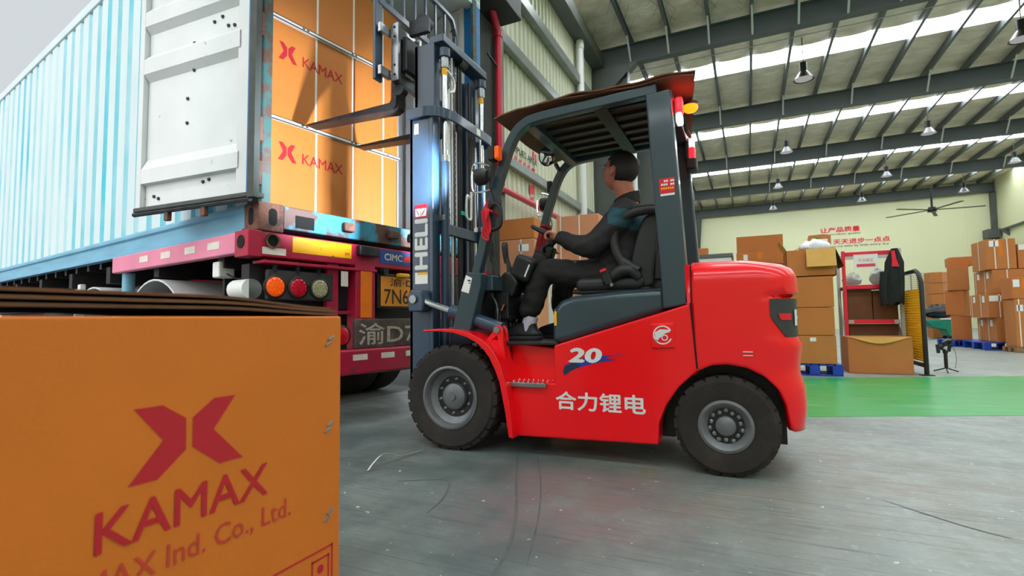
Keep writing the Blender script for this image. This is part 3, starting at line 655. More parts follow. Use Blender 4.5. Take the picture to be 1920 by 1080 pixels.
# ================================================================ FOREGROUND CARTON
KB = thing('shipping_carton', 'large brown carton filling the lower left foreground with red X logo and KAMAX print', 'carton', (-1.13, .432, 0))
bx = Vector((1.13, -.432, 0))
x0, x1, y0, y1, zt = -1.43, -.83, -.012, .874, .812
MB(bx).box((x0, y0, .001), (x1, y1, zt)).build('carton_body', CARDW, KB, bevel=.004)
def flap(u0, u1, zf, lift, th, nm, mt):
    m = MB(bx)
    def top(u, v, s):
        y = y0+.004 + (y1-y0-.008)*v; x = u0+(u1-u0)*u
        e = max(0., min(1., (y1-y)/.30)); e = e*e*(3-2*e)
        return (x, y, zf + lift*e*(1-.25*u) + s*th)
    nu, nv = 6, 24
    a = [top(i/nu, j/nv, 0) for i in range(nu+1) for j in range(nv+1)]; b_ = [top(i/nu, j/nv, 1) for i in range(nu+1) for j in range(nv+1)]
    n1 = nv+1; N_ = len(a)
    fs = []
    for i in range(nu):
        for jj in range(nv):
            k = i*n1+jj; fs += [(k, k+1, k+n1+1, k+n1), (N_+k, N_+k+n1, N_+k+n1+1, N_+k+1)]
    for jj in range(nv): fs += [(jj, N_+jj, N_+jj+1, jj+1), (nu*n1+jj, nu*n1+jj+1, N_+nu*n1+jj+1, N_+nu*n1+jj)]
    for i in range(nu): fs += [(i*n1, (i+1)*n1, N_+(i+1)*n1, N_+i*n1), (i*n1+nv, N_+i*n1+nv, N_+(i+1)*n1+nv, (i+1)*n1+nv)]
    m.add(a+b_, fs); m.build(nm, mt, KB, smooth=40)
flap(x0+.0, x1-.006, zt+.002, .014, .005, 'inner_flap', CARDI)
flap(x0+.0, x1-.010, zt+.009, .018, .005, 'top_flap', CARDD)
flap(x0+.0, x1-.03, zt+.0155, .024, .005, 'top_flap', CARDD)
m = MB(bx); xlogo(m, lambda u, v: (x1+.0008, .447+u*.186, .561+v*.113)); m.build('x_logo', KRED, KB)
m = MB(bx); m.text('KAMAX', (x1+.0008, .408, .482), (0, 1, 0), (0, 0, 1), w=.277, h=.056, bold=.012); m.build('brand_lettering', KRED, KB)
KRED2 = pbr('carton_print_faded', S(186, 56, 40), .8, var=.1, vs=60)
m = MB(bx); m.text('KAMAX Ind. Co., Ltd.', (x1+.0008, .335, .418), (0, 1, 0), (0, 0, 1), w=.405, h=.040, bold=.005); m.build('company_lettering', KRED2, KB)
m = MB(bx)
def ring2(m, ya, za, yb, zb_, t_):
    for lo, hi in (((ya, za), (yb, za+t_)), ((ya, zb_-t_), (yb, zb_)), ((ya, za), (ya+t_, zb_)), ((yb-t_, za), (yb, zb_))):
        m.prism([(lo[0], lo[1]), (hi[0], lo[1]), (hi[0], hi[1]), (lo[0], hi[1])], 'x', x1, x1+.0008)
ring2(m, .66, .19, .853, .325, .004); ring2(m, .795, .205, .843, .308, .004)
m.prism(arc((.819, .285), .009, 0, 2*PI-.01, 12), 'x', x1, x1+.0008)
m.build('handling_symbols', KRED, KB)
for z in (.765, .58, .395, .2):
    m = MB(bx)
    for dy, dz in ((0, .0), (-.008, -.013)): m.obox((x1+.001, .843+dy, z+dz), (.003, .018, .006), RX(.5))
    m.build('staple', STEEL, KB, bevel=.001)

# ================================================================ FORKLIFT (world coordinates; x: -front +rear, y: away from the camera)
FO = Vector((.95, -3.28, 0))
def FM(): return MB(FO)
FK = thing('forklift', 'red and slate counterbalance forklift with raised forks and overhead guard', 'forklift', (-.95, 3.28, 0))
YC = 3.28
def mir(y): return 2*YC-y
ARCH = [(-.446, .246), (-.407, .34), (-.343, .434), (-.253, .519)]
PAN = [(-1.288, .108), (-.452, .130)] + ARCH + [(-.243, .54), (-.268, .872), (-.99, .658), (-1.03, .645), (-1.03, .43), (-1.352, .43), (-1.335, .36), (-1.308, .24)]
body = FM(); body.prism(PAN, 'y', 2.78, 2.93); body.prism(PAN, 'y', mir(2.93), mir(2.78))
body.prism([(-1.30, .12), (-.47, .15), (-.47, .60), (-1.02, .62), (-1.36, .66), (-1.36, .42)], 'y', 2.91, mir(2.91))
body = body.build('chassis', RED, FK, bevel=.012, seg=3)
# charging cover with emblem
cp = FM().prism([(-.474, .636), (-.353, .638), (-.353, .772), (-.474, .768)], 'y', 2.768, 2.79).build('charging_cover', RED, body, bevel=.008)
m = FM(); R_ = []
ci = arc((-.412, .708), .050, .5, PI*1.86, 28); co = arc((-.412, .708), .043, PI*1.86, .5, 28); m.prism(ci+co, 'y', 2.7665, 2.7685)
m.prism([(-.452, .722), (-.425, .738), (-.378, .735), (-.374, .724), (-.400, .716), (-.43, .69), (-.447, .668), (-.452, .69)], 'y', 2.7665, 2.7685)
m.prism(arc((-.402, .694), .017, 0, 2*PI-.01, 16), 'y', 2.7665, 2.7685)
m.build('charging_emblem', DECAL, cp)
m = FM(); m.prism(arc((-.402, .694), .011, 0, 2*PI-.01, 12), 'y', 2.7655, 2.767); m.build('emblem_dot', DECRED, cp)
# lettering
m = FM(); m.text('合力锂电', (-1.02, 2.7795, .284), (1, 0, 0), (0, 0, 1), w=.505, h=.10, bold=.022); m.build('side_lettering', DECAL, body)
sw = FM(); sw.prism([(-.975, .50), (-.96, .535), (-.86, .575), (-.80, .575), (-.76, .59), (-.60, .605), (-.70, .59), (-.73, .578), (-.66, .572), (-.76, .555), (-.86, .53), (-.90, .525), (-.93, .50), (-.965, .475)], 'y', 2.7785, 2.78); sw.build('swoosh', DECBLUE, body)
sw = FM(); sw.prism([(-.975, .50), (-.955, .53), (-.90, .55), (-.87, .525), (-.90, .515), (-.93, .50), (-.965, .475)], 'y', 2.7780, 2.7786); sw.build('swoosh', DECNAVY, body)
m = FM(); m.text('20', (-.935, 2.7765, .555), (1, 0, 0), (0, 0, 1), w=.175, h=.075, bold=.045, shear=.22); m.build('model_number', DECAL, body)
# front fender and the web behind it
for side in (0, 1):
    pin = [(-1.885, .730), (-1.76, .730), (-1.66, .722), (-1.57, .697), (-1.50, .664), (-1.45, .622), (-1.41, .572), (-1.375, .505), (-1.345, .43), (-1.31, .26), (-1.288, .115)]
    pout = [(-1.26, .11), (-1.275, .26), (-1.30, .42), (-1.33, .51), (-1.365, .585), (-1.41, .642), (-1.47, .688), (-1.55, .722), (-1.65, .742), (-1.76, .748), (-1.885, .740)]
    ya, yb = (2.70, 2.96) if side == 0 else (mir(2.96), mir(2.70))
    FM().prism(pin+pout, 'y', ya, yb).build('front_fender', RED, FK, bevel=.006)
    yw = (2.79, 2.86) if side == 0 else (mir(2.86), mir(2.79))
    FM().prism([(-1.56, .72), (-1.44, .675), (-1.36, .672), (-1.34, .43), (-1.345, .45), (-1.38, .54), (-1.43, .62), (-1.50, .672)], 'y', *yw).build('fender_web', RED, FK, bevel=.006)
# tilt cylinder bracket
for y in (2.80, 2.865):
    FM().prism([(-1.475, .675), (-1.43, .725), (-1.418, .755), (-1.400, .768), (-1.378, .760), (-1.368, .735), (-1.345, .56), (-1.375, .545), (-1.40, .70), (-1.45, .665)], 'y', y-.012, y+.012).build('tilt_bracket', RED, FK, bevel=.004)
FM().cyl((-1.398, 2.775, .738), (-1.398, 2.89, .738), .020, 14).build('tilt_pin', STEEL, FK, smooth=40)
# floor plate and step
FM().box((-1.55, 2.83, .645), (-1.02, mir(2.83), .662)).build('floor_plate', BLACK, FK, bevel=.004)
st = FM().box((-1.365, 2.755, .402), (-1.075, 2.93, .428)).build('step', STEEL, FK, bevel=.004)
m = FM()
for i in range(9):
    for j in range(4): m.lathe([(.011, 0), (.008, .005), (0, .005)], (-1.345+i*.031+(j % 2)*.012, 2.775+j*.042, .428), (0, 0, 1), 8)
m.build('step_studs', CHROME, st, kind='stuff')
# hood
FM().prism([(-1.062, .648), (-1.055, .83), (-1.04, .872), (-1.005, .908), (-.92, .934), (-.63, .954), (-.395, .962), (-.395, .832), (-.99, .655)], 'y', 2.83, mir(2.83)).build('hood', GREY, FK, bevel=.045, seg=4, bang=50)
m = FM(); m.box((-1.061, 2.90, .80), (-1.0595, 2.93, .86)); m.build('hood_label', WHITE, FK)
m = FM(); m.prism([(-1.04, .76), (-1.025, .76), (-1.025, .845), (-1.04, .845)], 'y', 2.8285, 2.83); m.build('hood_label', YELLOW, FK)
FM().prism([(-.425, .845), (-.385, .853), (-.385, .965), (-.425, .965)], 'y', 2.835, mir(2.835)).build('hood_seal', BLACK, FK)

# ---- counterweight
def xr(z):
    T_ = [(.10, .235), (.249, .238), (.338, .252), (.445, .250), (.523, .228), (.60, .236), (.655, .246), (.672, .246), (.695, .224), (.885, .224), (.890, .196), (.904, .196), (.912, .238), (1.0, .232), (1.04, .214), (1.062, .182), (1.078, .13), (1.09, .06)]
    for (a, p), (b, q) in zip(T_, T_[1:]):
        if a <= z <= b: return p+(q-p)*(z-a)/(b-a)
    return T_[0][1] if z < .1 else T_[-1][1]
def inset(z): return 0 if z < .98 else .075*((z-.98)/.11)**2.2
def cw_out(u, z, off=0.):
    # u in 0..1 along the near half of the outline: side (0..a), rounded corner (a..b), rear (b..1)
    ins = inset(z)-off; X1 = xr(z)+off; rc = .17; xs_ = -.262; ys = 2.785+ins
    Ls = (X1-rc)-xs_; La = rc*PI/2; Lr = YC-(ys+rc); t = u*(Ls+La+Lr)
    if t <= Ls: return (xs_+t, ys)
    if t <= Ls+La: a_ = (t-Ls)/rc; return (X1-rc+rc*math.sin(a_), ys+rc-rc*math.cos(a_))
    return (X1, ys+rc+(t-Ls-La))
def archz(x, y):
    # lower edge of the counterweight: the wheel arch, then the skirt
    P_ = [(-.262, .512), (-.253, .519), (-.178, .554), (-.105, .561), (-.013, .545), (.063, .506), (.118, .444), (.150, .363), (.166, .268), (.18, .239)]
    if y > 3.05: return .24
    for (a, p), (b, q) in zip(P_, P_[1:]):
        if a <= x <= b: return p+(q-p)*(x-a)/(b-a)
    return .239
us = [i/60 for i in range(61)]; NV = 34
m = FM(); rings = []
for side in (0, 1):
    vs = []
    for u in us:
        x_, y_ = cw_out(u, .5); zl = archz(x_, y_)
        for k in range(NV+1):
            v = k/NV; z = zl+(1.09-zl)*v; x2, y2 = cw_out(u, z); vs.append((x2, y2 if side == 0 else mir(y2), z))
    fs = [(i*(NV+1)+k, (i+1)*(NV+1)+k, (i+1)*(NV+1)+k+1, i*(NV+1)+k+1) for i in range(len(us)-1) for k in range(NV)]
    m.add(vs, fs); rings.append([vs[i*(NV+1)+NV] for i in range(len(us))])
top = rings[0] + rings[1][::-1][1:]; m.add(top, [list(range(len(top)))])
m.add([(-.258, 2.80, .50), (-.258, mir(2.80), .50), (-.258, mir(2.80), 1.075), (-.258, 2.80, 1.075)], [(0, 1, 2, 3)])
cw = m.build('counterweight', RED, FK, smooth=45, solid=.035)
# recessed dark grille at the rear corner with a red marker and lettering
def patch(z0, z1, ua, ub, off, n=14, nz=8):
    return lambda p, q_: None
m = FM(); vs = []; nz, nu = 14, 16
for k in range(nz+1):
    z = .695+(.885-.695)*k/nz; ua = .395 + (.085*max(0, (.80-z)/.105)**1.2 if z < .80 else 0)
    for i in range(nu+1):
        u = ua+(1-ua)*i/nu; x_, y_ = cw_out(u, z, .003); vs.append((x_, y_, z))
m.add(vs, [(k*(nu+1)+i, k*(nu+1)+i+1, (k+1)*(nu+1)+i+1, (k+1)*(nu+1)+i) for k in range(nz) for i in range(nu)])
m.build('rear_grille', pbr('grille_slate', S(48, 52, 50), .5), cw, smooth=50)
m = FM(); vs = []
for z, a_, b_ in ((.800, .435, .520), (.775, .445, .520), (.768, .455, .522)):
    for i in range(7):
        u = a_+(b_-a_)*i/6; x_, y_ = cw_out(u, z+.012, .005); vs.append((x_, y_, z+.012))
m.add(vs, [(k*7+i, k*7+i+1, (k+1)*7+i+1, (k+1)*7+i) for k in range(2) for i in range(6)]); m.build('rear_reflector', DECRED, cw)
gv, gf = glyphs('HELI', .03); gx0 = min(p[0] for p in gv); gx1 = max(p[0] for p in gv)
m = FM(); m.add([(lambda xy: (xy[0], xy[1], .755+.075*p[1]/.7))(cw_out(.548+.42*(p[0]-gx0)/(gx1-gx0), .76, .006)) for p in gv], gf); m.build('rear_lettering', DECAL, cw)
FM().prism([(-.273, .875), (-.265, .875), (-.243, .535), (-.251, .535)], 'y', 2.7772, 2.785).build('panel_gap', HOLE, cw)
FM().box((-.266, 2.7845, .875), (-.260, 2.80, 1.07)).build('panel_gap', HOLE, cw)
m = FM()
for z in (.604, .622): m.prism([(-.03, z), (.015, z), (.015, z+.004), (-.03, z+.004)], 'y', 2.780, 2.786)
m.build('casting_marks', DECAL, cw)
# wheel-well lining and steer axle
m = FM(); m.box((-.44, 2.99, .14), (.16, mir(2.99), .60)); m.build('axle_housing', BLACK, FK)
FM().box((-.46, 2.96, .50), (-.25, mir(2.96), .98)).build('bulkhead', BLACK, FK)

# ---- wheels
def tyre_mesh(R, rr, w, lugs, ang):
    m = MB(); s = .022*R/.3
    pr = [(rr, .012), (rr+.3*(R-rr), .0), (R-.35*(R-rr)*.6, .0), (R-s*.9, .008), (R-s*.35, .03), (R-s*.30, w-.03), (R-s*.9, w-.008), (R-.2*(R-rr), w), (rr+.3*(R-rr), w), (rr, w-.012), (rr-.02, w/2), (rr, .012)]
    m.lathe(pr, (0, 0, 0), (0, 1, 0), 48)
    for k in range(lugs):
        a = 2*PI*k/lugs
        for sd in (0, 1):
            aa = a + (PI/lugs if sd else 0); y0_, y1_ = (.006, w*.47) if not sd else (w*.53, w-.006)
            e = Vector((math.cos(aa), 0, math.sin(aa))); tt = Vector((-math.sin(aa), 0, math.cos(aa))); hw = PI*R/lugs*.74; vs = []
            for r_ in (R-s*1.5, R):
                for yy, sk in ((y0_, 0), (y1_, .7)):
                    yq = yy if r_ == R else yy
                    if r_ == R and yy in (y0_, y1_): yq = yy+(.012 if yy == .006 else (-.012 if yy == w-.006 else 0))
                    for tq in (-hw, hw): vs.append(e*r_ + tt*(tq+hw*sk*(1 if not sd else -1)) + Vector((0, yq, 0)))
            m.add(vs, [(0, 1, 3, 2), (4, 6, 7, 5), (0, 4, 5, 1), (2, 3, 7, 6), (0, 2, 6, 4), (1, 5, 7, 3)])
    return m
def wheel(cx, cy, R, rr, w, lugs, front, flip=False):
    t_ = tyre_mesh(R, rr, w, lugs, 0).build('tyre', RUBBER, FK, smooth=35)
    t_.location = Vector((cx, cy, R)) + FO
    if flip: t_.rotation_euler = (0, 0, PI)
    if front:
        pr = [(rr+.006, .010), (rr+.010, .004), (rr-.004, .0), (rr-.014, .012), (rr-.02, .05), (rr-.055, .075), (.085, .08), (.08, .055), (.06, .042), (.025, .040), (.022, .03), (0, .03)]
    else:
        pr = [(rr+.006, .010), (rr+.010, .004), (rr-.004, .0), (rr-.018, .008), (rr-.03, .03), (.085, .035), (.05, .035), (.047, .012), (.03, .002), (0, .0)]
    rim = MB().lathe(pr, (0, 0, 0), (0, 1, 0), 40).build('wheel_rim', RIM, t_, smooth=35)
    m = MB(); n = 10 if front else 14; br, yb = ((.108, .078) if front else (.078, .034))
    for k in range(n):
        a = 2*PI*k/n+.2; r1 = br if (front or k % 2) else br-.008
        m.lathe([(0, -.014), (.006, -.013), (.0075, -.005), (.0105, -.003), (.0105, 0)], (r1*math.cos(a), yb, r1*math.sin(a)), (0, 1, 0), 8)
    m.build('wheel_nuts', STEEL, rim, smooth=40, kind='stuff')
    if front:
        MB().lathe([(.086, .0765), (.128, .0735), (.128, .08), (.086, .082), (.086, .0765)], (0, 0, 0), (0, 1, 0), 24).build('brake_disc', BLACK, rim)
    else:
        MB().lathe([(.048, .0325), (.090, .0325), (.090, .037), (.048, .037), (.048, .0325)], (0, 0, 0), (0, 1, 0), 24).build('hub_plate', BLACK, rim)
    return t_
wheel(-1.695, 2.705, .322, .185, .20, 26, True)
wheel(-1.695, mir(2.705), .322, .185, .20, 26, True, True)
wheel(-.122, 2.775, .25, .122, .165, 24, False)
wheel(-.122, mir(2.775), .25, .122, .165, 24, False, True)
FM().box((-1.82, 2.90, .2), (-1.45, mir(2.90), .45)).build('drive_axle', BLACK, FK)

# ---- overhead guard
rect = lambda a, b: [(-a/2, -b/2), (a/2, -b/2), (a/2, b/2), (-a/2, b/2)]
LEG = [(-1.562, 1.08), (-1.455, 1.46), (-1.405, 1.645), (-1.355, 1.79), (-1.318, 1.885), (-1.27, 1.962), (-1.215, 2.005), (-1.14, 2.028), (-.90, 2.042), (-.41, 2.060)]
PLATE = [(-1.727, .742), (-1.601, .712), (-1.512, 1.02), (-1.510, 1.095), (-1.615, 1.105), (-1.632, 1.075)]
for sd in (0, 1):
    f = (lambda y: y) if sd == 0 else mir
    ya, yb = sorted((f(2.795), f(2.875)))
    FM().prism(PLATE, 'y', ya, yb).build('leg_plate', GREY, FK, bevel=.008)
    FM().sweep(smooth_path([(x, f(2.835), z) for x, z in LEG], 3), rect(.058, .062), (0, 1, 0)).build('guard_leg', GREY, FK, bevel=.008)
    ya, yb = sorted((f(2.80), f(2.90)))
    FM().prism([(-.410, .845), (-.275, .868), (-.338, 2.045), (-.472, 2.035)], 'y', ya, yb).build('guard_pillar', GREY, FK, bevel=.012, seg=3)
FM().box((-1.22, 2.84, 1.985), (-1.15, mir(2.84), 2.03)).build('guard_crossbar', GREY, FK, bevel=.006)
FM().box((-.42, 2.84, 2.0), (-.33, mir(2.84), 2.055)).build('guard_crossbar', GREY, FK, bevel=.006)
FM().box((-.78, 2.84, 2.018), (-.70, mir(2.84), 2.032)).build('guard_strap', BLACK, FK)
for k in range(6):
    y = 2.945+k*.135; FM().bar((-1.17, y, 2.040), (-.38, y, 2.058), .05, .026).build('guard_slat', BLACK, FK, bevel=.004)
# sticker on the pillar
m = FM(); m.prism([(-.409, 1.468), (-.329, 1.470), (-.331, 1.552), (-.411, 1.550)], 'y', 2.7985, 2.80); m.build('red_notice', DECRED, FK)
m = FM(); [m.box((x_, 2.798, z_), (x_+.009, 2.7988, z_+.011)) for z_, xs_ in ((1.530, (-.385, -.373, -.352, -.341)), (1.511, (-.400, -.388, -.376, -.352, -.341))) for x_ in xs_]; m.prism([(-.405, 1.455), (-.331, 1.457), (-.331, 1.468), (-.405, 1.466)], 'y', 2.7985, 2.80); m.build('notice_lettering', WHITE, FK, kind='stuff')
m = FM(); [m.box((-.401+.0115*k, 2.798, 1.490), (-.393+.0115*k, 2.7988, 1.501)) for k in range(6)]; m.build('notice_lettering', YELLOW, FK, kind='stuff')
# label plate on the leg
m = FM(); m.prism([(-1.655, .985), (-1.60, .968), (-1.575, 1.065), (-1.618, 1.085)], 'y', 2.7935, 2.795); m.build('leg_label', WHITE, FK)
m = FM(); m.prism([(-1.607, 1.046), (-1.587, 1.042), (-1.583, 1.052), (-1.605, 1.056)], 'y', 2.793, 2.794); m.prism([(-1.60, 1.03), (-1.585, 1.03), (-1.585, 1.036), (-1.60, 1.036)], 'y', 2.793, 2.794); m.build('label_print', BLACK, FK)
# grab handle
FM().tube(smooth_path([(-1.44, 2.80, 1.50), (-1.40, 2.78, 1.52), (-1.365, 2.78, 1.49), (-1.36, 2.78, 1.40), (-1.385, 2.78, 1.365), (-1.455, 2.80, 1.36)], 4), .013, 8).build('grab_handle', BLACK, FK, smooth=50)

# ---- lamps, mirror, rear lights
GLASSL = lamp_mat('work_lamp_glass', (.85, .93, 1.0), 6.0)
def work_lamp(x, y, z, near):
    b = FM().lathe([(0, .05), (.035, .045), (.052, .02), (.055, -.02), (.05, -.03), (0, -.03)], (x, y, z), (1, 0, 0), 18).build('work_lamp', BLACK, FK, smooth=40)
    FM().lathe([(0, -.034), (.046, -.031), (.046, -.028), (0, -.028)], (x, y, z), (1, 0, 0), 18).build('lamp_glass', GLASSL, b)
    FM().tube(smooth_path([(x+.06, y, z+.06), (x-.02, y, z+.09), (x-.06, y, z+.075), (x-.07, y, z), (x-.06, y, z-.085), (x, y, z-.095), (x+.06, y, z-.09)], 4), .006, 6).build('lamp_guard', CHROME, b, smooth=50)
work_lamp(-1.475, 2.745, 1.69, True); work_lamp(-1.455, mir(2.745)-.03, 1.725, False)
for y, z, x in ((2.755, 1.825, -1.40), (mir(2.755)-.03, 1.855, -1.40)):
    b = FM().box((x-.02, y-.035, z-.045), (x+.022, y+.035, z+.045)).build('turn_signal', BLACK, FK, bevel=.008)
    FM().box((x+.022, y-.032, z-.042), (x+.055, y+.032, z+.042)).build('signal_lens', AMBER, b, bevel=.012)
    FM().bar((x, y, z), (x+.01, YC+(y-YC)*.9, z), .012, .02).build('signal_arm', BLACK, b)
    FM().tube(smooth_path([(x, y, z-.04), (x-.02, y, z-.2), (x, y+.02, z-.3), (x-.05, y+.04, z-.45)], 4), .004, 5).build('signal_wire', BLACK, b, smooth=50)
mb = FM().lathe([(0, .0), (.064, .0), (.067, -.006), (.055, -.025), (0, -.03)], (-1.245, 3.30, 1.945), (.78, -.58, -.22), 24).build('round_mirror', BLACK, FK, smooth=40)
FM().lathe([(0, .014), (.033, .010), (.061, .001)], (-1.245, 3.30, 1.945), (.78, -.58, -.22), 24).build('mirror_glass', pbr('mirror_glass', S(230, 232, 235), .03, metal=1.), mb, smooth=60)
FM().bar((-1.25, 3.31, 1.985), (-1.21, 3.32, 2.02), .015, .015).build('mirror_stem', BLACK, mb)
FM().bar((-1.20, 3.34, 1.90), (-1.17, 3.36, 1.84), .03, .02).build('mirror_clamp', BLACK, mb)
TAILR = pbr('tail_red', S(220, 10, 20), .25, emit=S(255, 12, 20), es=9.); TAILA = pbr('tail_amber', S(250, 110, 10), .25, emit=S(255, 70, 4), es=9.); TAILW = pbr('tail_clear', S(230, 235, 235), .2, emit=(1, 1, 1), es=1.)
for y, top in ((2.935, 1), (3.645, 0)):
    b = FM().box((-.35, y-.045, 1.885), (-.325, y+.045, 2.03)).build('tail_lamp', BLACK, FK, bevel=.006)
    za, zb2 = (1.945, 2.03) if top else (1.885, 1.965)
    FM().box((-.325, y-.042, za), (-.287, y+.042, zb2)).build('red_lens', TAILR, b, bevel=.012)
    za, zb2 = (1.885, 1.942) if top else (1.968, 2.03)
    FM().box((-.325, y-.042, za), (-.290, y+.042, zb2)).build('clear_lens', TAILW, b, bevel=.01)
FM().tube([(-.30, 3.05, 1.98), (-.30, 3.20, 1.94), (-.30, 3.45, 1.98)], .012, 6).build('rear_harness', BLACK, FK, smooth=60)
bb = FM().cyl((-.262, 3.10, 2.045), (-.262, 3.10, 2.062), .045, 16).build('beacon', BLACK, FK, smooth=40)
FM().lathe([(.042, 0), (.042, -.02), (.03, -.034), (0, -.038)], (-.262, 3.10, 2.045), (0, 0, 1), 16).build('beacon_lens', TAILA, bb, smooth=50)
FM().bar((-.40, 3.10, 2.055), (-.25, 3.10, 2.058), .03, .012).build('beacon_bracket', BLACK, bb)
FM().box((-.34, 3.50, 1.78), (-.27, 3.62, 1.86)).build('reverse_buzzer', BLACK, FK, bevel=.015)

# ---- mast
for sd in (0, 1):
    MC = 3.31; f = (lambda y: y) if sd == 0 else (lambda y: 2*MC-y)
    def yy(a, b): return sorted((f(a), f(b)))
    a, b = yy(2.925, 2.965); m = FM(); m.box((-2.15, a, .30), (-1.985, b, 2.27)); m.box((-1.99, min(f(2.925), f(3.01)), .30), (-1.955, max(f(2.925), f(3.01)), 2.27)); m.box((-2.15, min(f(2.925), f(3.01)), .30), (-2.12, max(f(2.925), f(3.01)), 2.27)); m.build('outer_mast_rail', MASTC, FK, bevel=.006)
    a, b = yy(2.972, 3.0); m = FM(); m.box((-2.14, a, .45), (-1.99, b, 2.80)); m.box((-2.0, min(f(2.972), f(3.045)), .45), (-1.972, max(f(2.972), f(3.045)), 2.80)); m.box((-2.14, min(f(2.972), f(3.045)), .45), (-2.11, max(f(2.972), f(3.045)), 2.80)); m.build('inner_mast_rail', MASTC, FK, bevel=.005)
    y = f(3.035)
    c = FM().cyl((-1.925, y, .42), (-1.925, y, 1.96), .030, 16).build('lift_cylinder', MASTC, FK, smooth=40)
    FM().cyl((-1.925, y, 1.96), (-1.925, y, 2.66), .020, 14).build('cylinder_rod', CHROME, c, smooth=40)
    FM().cyl((-1.925, y, 1.93), (-1.925, y, 1.975), .034, 16).build('cylinder_gland', CHROME, c, smooth=40)
    FM().cyl((-1.925, y, 2.62), (-1.925, y, 2.70), .030, 14).build('rod_end', STEEL, c, smooth=40)
    FM().cyl((-1.925, y, 2.70), (-1.925, y, 2.76), .042, 12).build('rod_cap', MASTC, c, smooth=40)
    FM().cyl((-1.925, y, 2.565), (-1.925, y, 2.62), .022, 12).build('rust_ring', YELLOW, c, smooth=40)
    FM().box((-1.985, y-.035, 1.50), (-1.91, y+.035, 1.545)).build('cylinder_clamp', STEEL, c, bevel=.008)
    # chain
    yc = 3.15 if sd == 0 else 3.235
    m = FM(); z = .7; k = 0
    while z < 2.78:
        w_ = .011 if k % 2 else .017; m.box((-1.985, yc-w_, z), (-1.965, yc+w_, z+.026)); z += .024; k += 1
    m.build('lift_chain', DSTEEL, FK, kind='stuff')
FM().box((-2.02, 2.98, 2.795), (-1.90, 3.65, 2.855)).build('mast_crossbar', MASTC, FK, bevel=.008)
FM().box((-1.985, 3.02, 1.42), (-1.945, 3.60, 1.50)).build('mast_crossbar', MASTC, FK, bevel=.006)
FM().box((-1.985, 2.99, .62), (-1.945, 3.63, .75)).build('mast_crossbar', MASTC, FK, bevel=.006)
FM().sweep(smooth_path([(-2.165, 2.905, 2.27), (-2.06, 2.905, 2.27), (-1.99, 2.91, 2.27), (-1.92, 2.96, 2.27), (-1.88, 3.08, 2.27), (-1.875, 3.3, 2.27), (-1.875, 3.55, 2.27), (-1.89, 3.68, 2.27), (-1.96, 3.715, 2.27), (-2.1, 3.715, 2.27)], 4), rect(.018, .075)).build('mast_tie_bar', MASTC, FK, bevel=.004)
m = FM(); m.box((-1.866, 3.40, 2.245), (-1.864, 3.46, 2.295)); m.build('tie_bar_sticker', WHITE, FK)
# hoses and pipes between the rails
for y, r_, mt, z0, z1 in ((3.29, .011, BLACK, .8, 2.75), (3.325, .011, BLACK, .8, 2.75), (3.195, .010, GLOSSW, .9, 2.78), (3.50, .010, DSTEEL, .8, 2.6), (3.46, .012, BLACK, .6, 2.7), (3.56, .009, CHROME, .7, 2.2)):
    FM().tube([(-1.965, y, z0), (-1.965, y, (z0+z1)/2), (-1.965, y, z1)], r_, 8).build('hydraulic_hose', mt, FK, smooth=50)
FM().tube(smooth_path([(-1.935, 3.42, 1.74), (-1.93, 3.36, 1.76), (-1.93, 3.345, 1.70), (-1.93, 3.345, 1.62), (-1.93, 3.36, 1.58), (-1.93, 3.41, 1.58), (-1.93, 3.42, 1.63), (-1.93, 3.42, 1.80)], 4), .010, 8).build('hose_loop', GLOSSW, FK, smooth=50)
FM().tube(smooth_path([(-1.905, 3.035, 2.60), (-1.90, 3.09, 2.58), (-1.90, 3.13, 2.54), (-1.90, 3.12, 2.48), (-1.905, 3.075, 2.45), (-1.915, 3.068, 2.40), (-1.915, 3.065, 1.6)], 4), .010, 8).build('hose_loop', GLOSSW, FK, smooth=50)
FM().box((-1.955, 3.30, 1.60), (-1.945, 3.36, 1.63)).build('green_tape', GREENT, FK)
FM().cyl((-1.96, 3.27, 2.80), (-1.96, 3.36, 2.80), .05, 16).build('chain_sheave', DSTEEL, FK, smooth=40)
FM().tube(smooth_path([(-1.97, 3.30, 2.86), (-1.98, 3.30, 3.0), (-2.0, 3.29, 3.08), (-2.03, 3.29, 3.05)], 4), .006, 6).build('chain_anchor', DSTEEL, FK, smooth=50)
# lettering and labels on the mast
m = FM(); m.text('HELI', (-2.002, 2.9235, 1.16), (0, 0, 1), (-1, 0, 0), w=.345, h=.10, bold=.035); m.build('mast_lettering', DECAL, FK)
m = FM(); m.box((-2.105, 2.9235, 1.52), (-2.005, 2.925, 1.615)); m.build('warning_label', DECRED, FK)
m = FM(); m.box((-2.10, 2.9225, 1.53), (-2.058, 2.9236, 1.585)); m.box((-2.052, 2.9225, 1.53), (-2.01, 2.9236, 1.585)); m.build('label_print', WHITE, FK)
m = FM(); m.bar((-2.09, 2.922, 1.575), (-2.068, 2.922, 1.54), .004, .004); m.bar((-2.045, 2.922, 1.54), (-2.02, 2.922, 1.575), .004, .004); m.build('label_figure', BLACK, FK)
m = FM(); m.box((-2.105, 2.9235, 1.055), (-2.0, 2.925, 1.135)); m.build('warning_label', WHITE, FK)
m = FM(); m.box((-2.085, 2.9225, 1.118), (-2.0, 2.9236, 1.135)); m.build('label_stripe', YELLOW, FK)
m = FM(); m.box((-2.11, 2.9235, 2.125), (-2.075, 2.925, 2.20)); m.build('number_label', WHITE, FK)
m = FM(); m.text('5', (-2.098, 2.9228, 2.145), (1, 0, 0), (0, 0, 1), w=.014, h=.028); m.build('label_digit', BLACK, FK)
